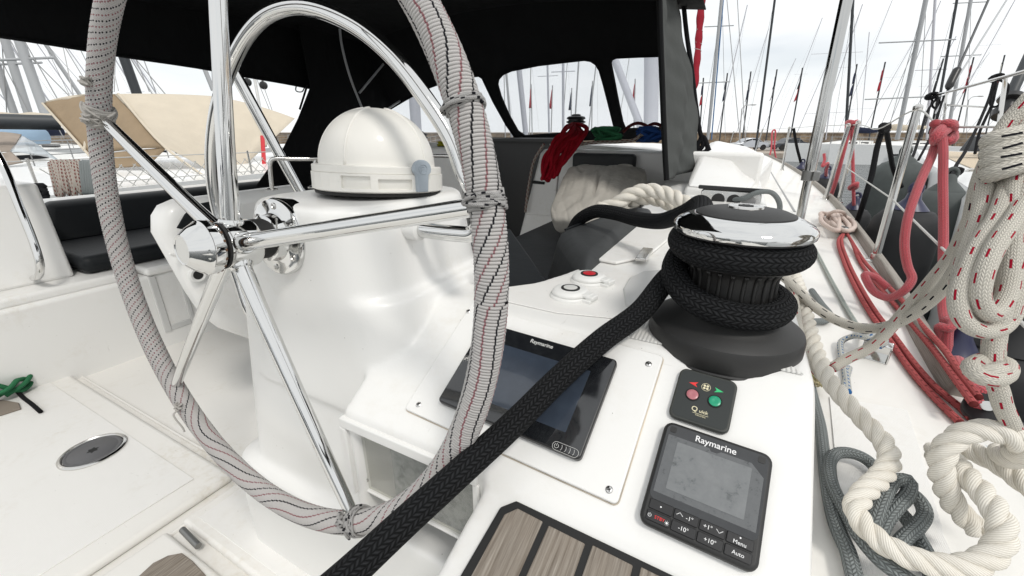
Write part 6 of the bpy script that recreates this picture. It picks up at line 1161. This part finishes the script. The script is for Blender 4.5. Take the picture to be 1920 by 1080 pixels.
for lab, px, py, t, ln, hd_, cv, bo in (('white yacht in the second row to port with a pale blue boom cover', 40, 318, 13, 11, YAW + R_(90), simple('pale_blue_cloth', (.30, .42, .55), .8).name, (.1, 4.0, 2.4)), ('white yacht in the far row to port seen under the beige hood', 330, 300, 17, 11, YAW + R_(80), 'navy_canvas', (.1, 4.0, 2.5)), ('distant white yacht left of the port curtain', 470, 292, 24, 11, YAW + R_(95), 'grey_canvas', (.1, 4.0, 2.5)), ('distant white yacht with dark gear at the far left', 90, 290, 24, 12, YAW + R_(85), 'navy_canvas', (.1, 4.0, 2.6)), ('far white yacht behind the hood window to port', 860, 285, 30, 11, YAW + R_(90), 'grey_canvas', (.1, 4.0, 2.5))):
    yacht_far(lab, yM(px, py, t, hd_), ln, 3.4, 1.9, cv, False, boom=bo)
for lab, ba, to, t, r_, mt, sp, st in (('wide pale mast farthest left', (30, 222), (-40, 30), 16, .12, 'mast_grey', (), ((80, 260, .95),)), ('second wide grey mast from the left edge', (56, 222), (-5, 30), 16, .13, 'mast_grey', ((.55, 1.1),), ((120, 260, .98), (16, 260, .9))), ('third wide grey mast beside the beige hood', (88, 222), (20, 30), 15, .14, 'mast_grey', ((.6, 1.0),), ((150, 260, .98), (150, 200, .7))), ('black mast with red halyard behind the wheel rim', (262, 190), (215, 60), 17, .17, 'mast_dark', (), ((300, 200, .99), (330, 200, .95))), ('thin grey mast slanting left of the wheel spoke', (400, 170), (372, 100), 22, .11, 'mast_grey', (), ()), ('thin grey spar slanting left of the wrapped rim', (150, 178), (70, 60), 20, .08, 'mast_grey', (), ((172, 178, .9), (130, 178, .9)))):
    mast(lab, ba, to, t, r_, mt, sp, st)
for k, (x0, y0, x1, y1, t) in enumerate(((118, 88, 137, 178, 18), (120, 86, 165, 160, 18), (150, 92, 200, 190, 18), (206, 105, 222, 170, 18), (216, 105, 214, 172, 18), (252, 105, 280, 172, 18), (268, 108, 292, 172, 18), (455, 135, 490, 215, 9), (478, 140, 505, 205, 9), (490, 150, 510, 206, 9))):
    o = thing('yacht_stay', ('thin grey rigging wire among the masts to port', 'thin rigging line under the edge of the bimini')[k > 6], 'stay', at(x1, y1, t), ('rigging wires to port', 'lines under the bimini edge')[k > 6]); wpart('wire', MB().tube([at(x0, y0, t), at(x1, y1, t)], .02 if k < 7 else .008, 5), 'wire_grey', o)
for px, py, lab in ((464, 154, 'small black pulley block hanging under the bimini edge, left one'), (494, 160, 'small black pulley block hanging under the bimini edge, right one')):
    o = thing('pulley_block', lab, 'block', at(px, py, 9)); b = MB(); b.lathe([(.05, -.04), (.08, -.03), (.08, .03), (.05, .04)], 18, axisM(at(px, py, 9), -_h)); wpart('cheek', b, 'black_plastic', o, bevel=.01); wpart('strap', MB().tube([at(px, py, 9), at(px - 2, py - 16, 9)], .015, 6), 'black_plastic', o)
sr = thing('davit_pole', 'thin steel pole with a red line standing right of the vertical wheel spoke', 'pole', at(497, 215, 6)); wpart('pole', MB().tube([at(462, 100, 6), at(478, 150, 6), at(496, 250, 6)], .022, 8), 'steel', sr); wpart('red_line', MB().tube([at(492, 255, 6), at(496, 320, 6)], .028, 6), 'red_plastic', sr)
hb2 = thing('rope_bundle', 'brown flecked rope draped in a bundle over the rail left of the wheel', 'rope', at(125, 302, 3.2)); b = MB(); P = []
for k in range(15): x = 93 + 4.2 * k; P += [at(x, 306 - 4 * (k % 2), 3.2), at(x + 8 + 4 * math.sin(k), 340, 3.16), at(x + 14 + 5 * math.sin(k * 2), 366 + 6 * math.sin(k), 3.18), at(x + 12, 340, 3.22)]
b.tube(spline(P, 5), .014, 8); wpart('rope', b, 'rope_brown_fleck', hb2, smooth=180, fix=False)
hb3 = thing('rope_bundle', 'dull grey rope draped over the rail beside the brown flecked bundle', 'rope', at(160, 302, 3.1)); b = MB(); P = []
for k in range(6): x = 152 + 4.5 * k; P += [at(x, 303, 3.1), at(x + 3, 340, 3.08), at(x + 6, 362, 3.1), at(x + 4, 335, 3.14)]
b.tube(spline(P, 5), .014, 8); wpart('rope', b, 'rope_grey', hb3, smooth=180, fix=False)
b = MB(); P = [at(60 + 30 * math.sin(k * 1.9), 362 + 14 * math.cos(k * 1.3), 2.95 + .05 * math.sin(k)) for k in range(24)]; line('black_gear', 'dark tangle of line on the port coaming beside the grab rail', 'rope_black_thin', P, .016, step=.015, n=8)
# masts and flags seen through the hood windows
for lab, ba, to, t, r_, mt, sp in (('wavy grey mast seen through the middle hood window', (987, 262), (970, 100), 22, .14, 'mast_pale', ()), ('thin dark mast seen through the left part of the middle hood window', (960, 262), (946, 100), 22, .06, 'mast_grey', ()), ('thin grey mast in the middle hood window left of the winch', (1030, 262), (1026, 100), 26, .06, 'mast_pale', ((.75, .6),)), ('grey mast in the middle hood window just left of the winch', (1056, 262), (1056, 100), 26, .08, 'mast_pale', ((.8, .7),)), ('slim mast in the middle hood window right of the winch', (1076, 262), (1086, 100), 26, .05, 'mast_grey', ()), ('broad pale mast seen through the right hood window', (1220, 262), (1222, 90), 9, .15, 'mast_pale', ()), ('slanting pale spar seen through the right hood window', (1204, 245), (1148, 100), 9, .075, 'mast_pale', ()), ('pale mast with ragged sail cover seen in the left hood window', (782, 262), (775, 160), 24, .3, 'mast_pale', ())):
    mast(lab, ba, to, t, r_, mt, sp)
for k, (xb, xt, yt, c_) in enumerate(((998, 996, 158, 'flag_red'), (1033, 1036, 160, 'flag_red'), (1070, 1072, 165, 'flag_navy'), (1109, 1111, 152, 'flag_navy'), (1188, 1191, 148, 'flag_red'))):
    f, e = pole_to(xb, 262, 48, xt, yt); o = thing('flagpole', 'thin flagpole seen through the hood windows, ' + ('red flag at its far left', 'red flag near the winch', 'navy flag left of the winch top', 'navy flag right of the winch', 'pale red flag in the right window')[k], 'flagpole', f, 'flagpoles beyond the hood'); wpart('pole', MB().tube([f, e], .07, 6), 'mast_grey', o)
    a, c = e.lerp(f, .08), e.lerp(f, .42); wpart('flag', gridsheet(lambda u, v: a.lerp(c, v) - _r * (.32 * u * (.3 + .7 * v)) + _h * (.1 * math.sin(u * 6 + v * 3)), 5, 5, _h * .02), c_, o, smooth=180)

# unseen yachts added astern, behind the photographer, to darken the chrome's reflections
for lab, r0, h0, ln, hd_, cv in (('unseen navy covered yacht added astern of the helm for reflections', -4, -9, 12, R_(80), 'navy_canvas'), ('unseen yacht with a grey cover added astern to starboard for reflections', 5, -10, 12, R_(100), 'grey_canvas'), ('unseen yacht with a navy cover added astern to port for reflections', -13, -11, 12, R_(85), 'navy_canvas')):
    p = MRH(r0, h0, WZ); yacht_far(lab, Matrix.Translation(p) @ Matrix.Rotation(YAW + hd_, 4, 'Z'), ln, 3.8, 2.0, cv, False, boom=(.1, 4.5, 3.0), hood=(-.08, 1.3, 1.1))

# the distant crowd of masts and rigging
for k in range(15):
    bx = (1345 + 38 * k + random.uniform(-8, 8)) if k < 26 else 0; tt = random.uniform(62, 95); ln_ = (bx - 970) * .20
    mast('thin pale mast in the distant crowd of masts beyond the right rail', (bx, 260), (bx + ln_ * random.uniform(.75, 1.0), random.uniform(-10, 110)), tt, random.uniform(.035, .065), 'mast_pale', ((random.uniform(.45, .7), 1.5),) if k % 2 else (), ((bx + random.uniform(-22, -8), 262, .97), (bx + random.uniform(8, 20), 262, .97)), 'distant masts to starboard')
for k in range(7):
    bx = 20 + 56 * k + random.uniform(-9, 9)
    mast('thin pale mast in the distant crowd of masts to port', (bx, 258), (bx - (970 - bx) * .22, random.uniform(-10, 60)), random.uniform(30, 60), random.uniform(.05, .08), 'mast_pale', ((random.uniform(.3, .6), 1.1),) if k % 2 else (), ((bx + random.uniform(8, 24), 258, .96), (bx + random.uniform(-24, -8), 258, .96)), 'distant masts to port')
for k in range(5):
    bx = 950 + 50 * k + random.uniform(-8, 8)
    mast('thin mast blurred behind the clear hood windows', (bx, 262), (bx + (bx - 970) * .15, 90), random.uniform(35, 60), random.uniform(.04, .07), 'mast_grey', (), ((bx + 20, 262, .9),), 'masts behind the hood windows')
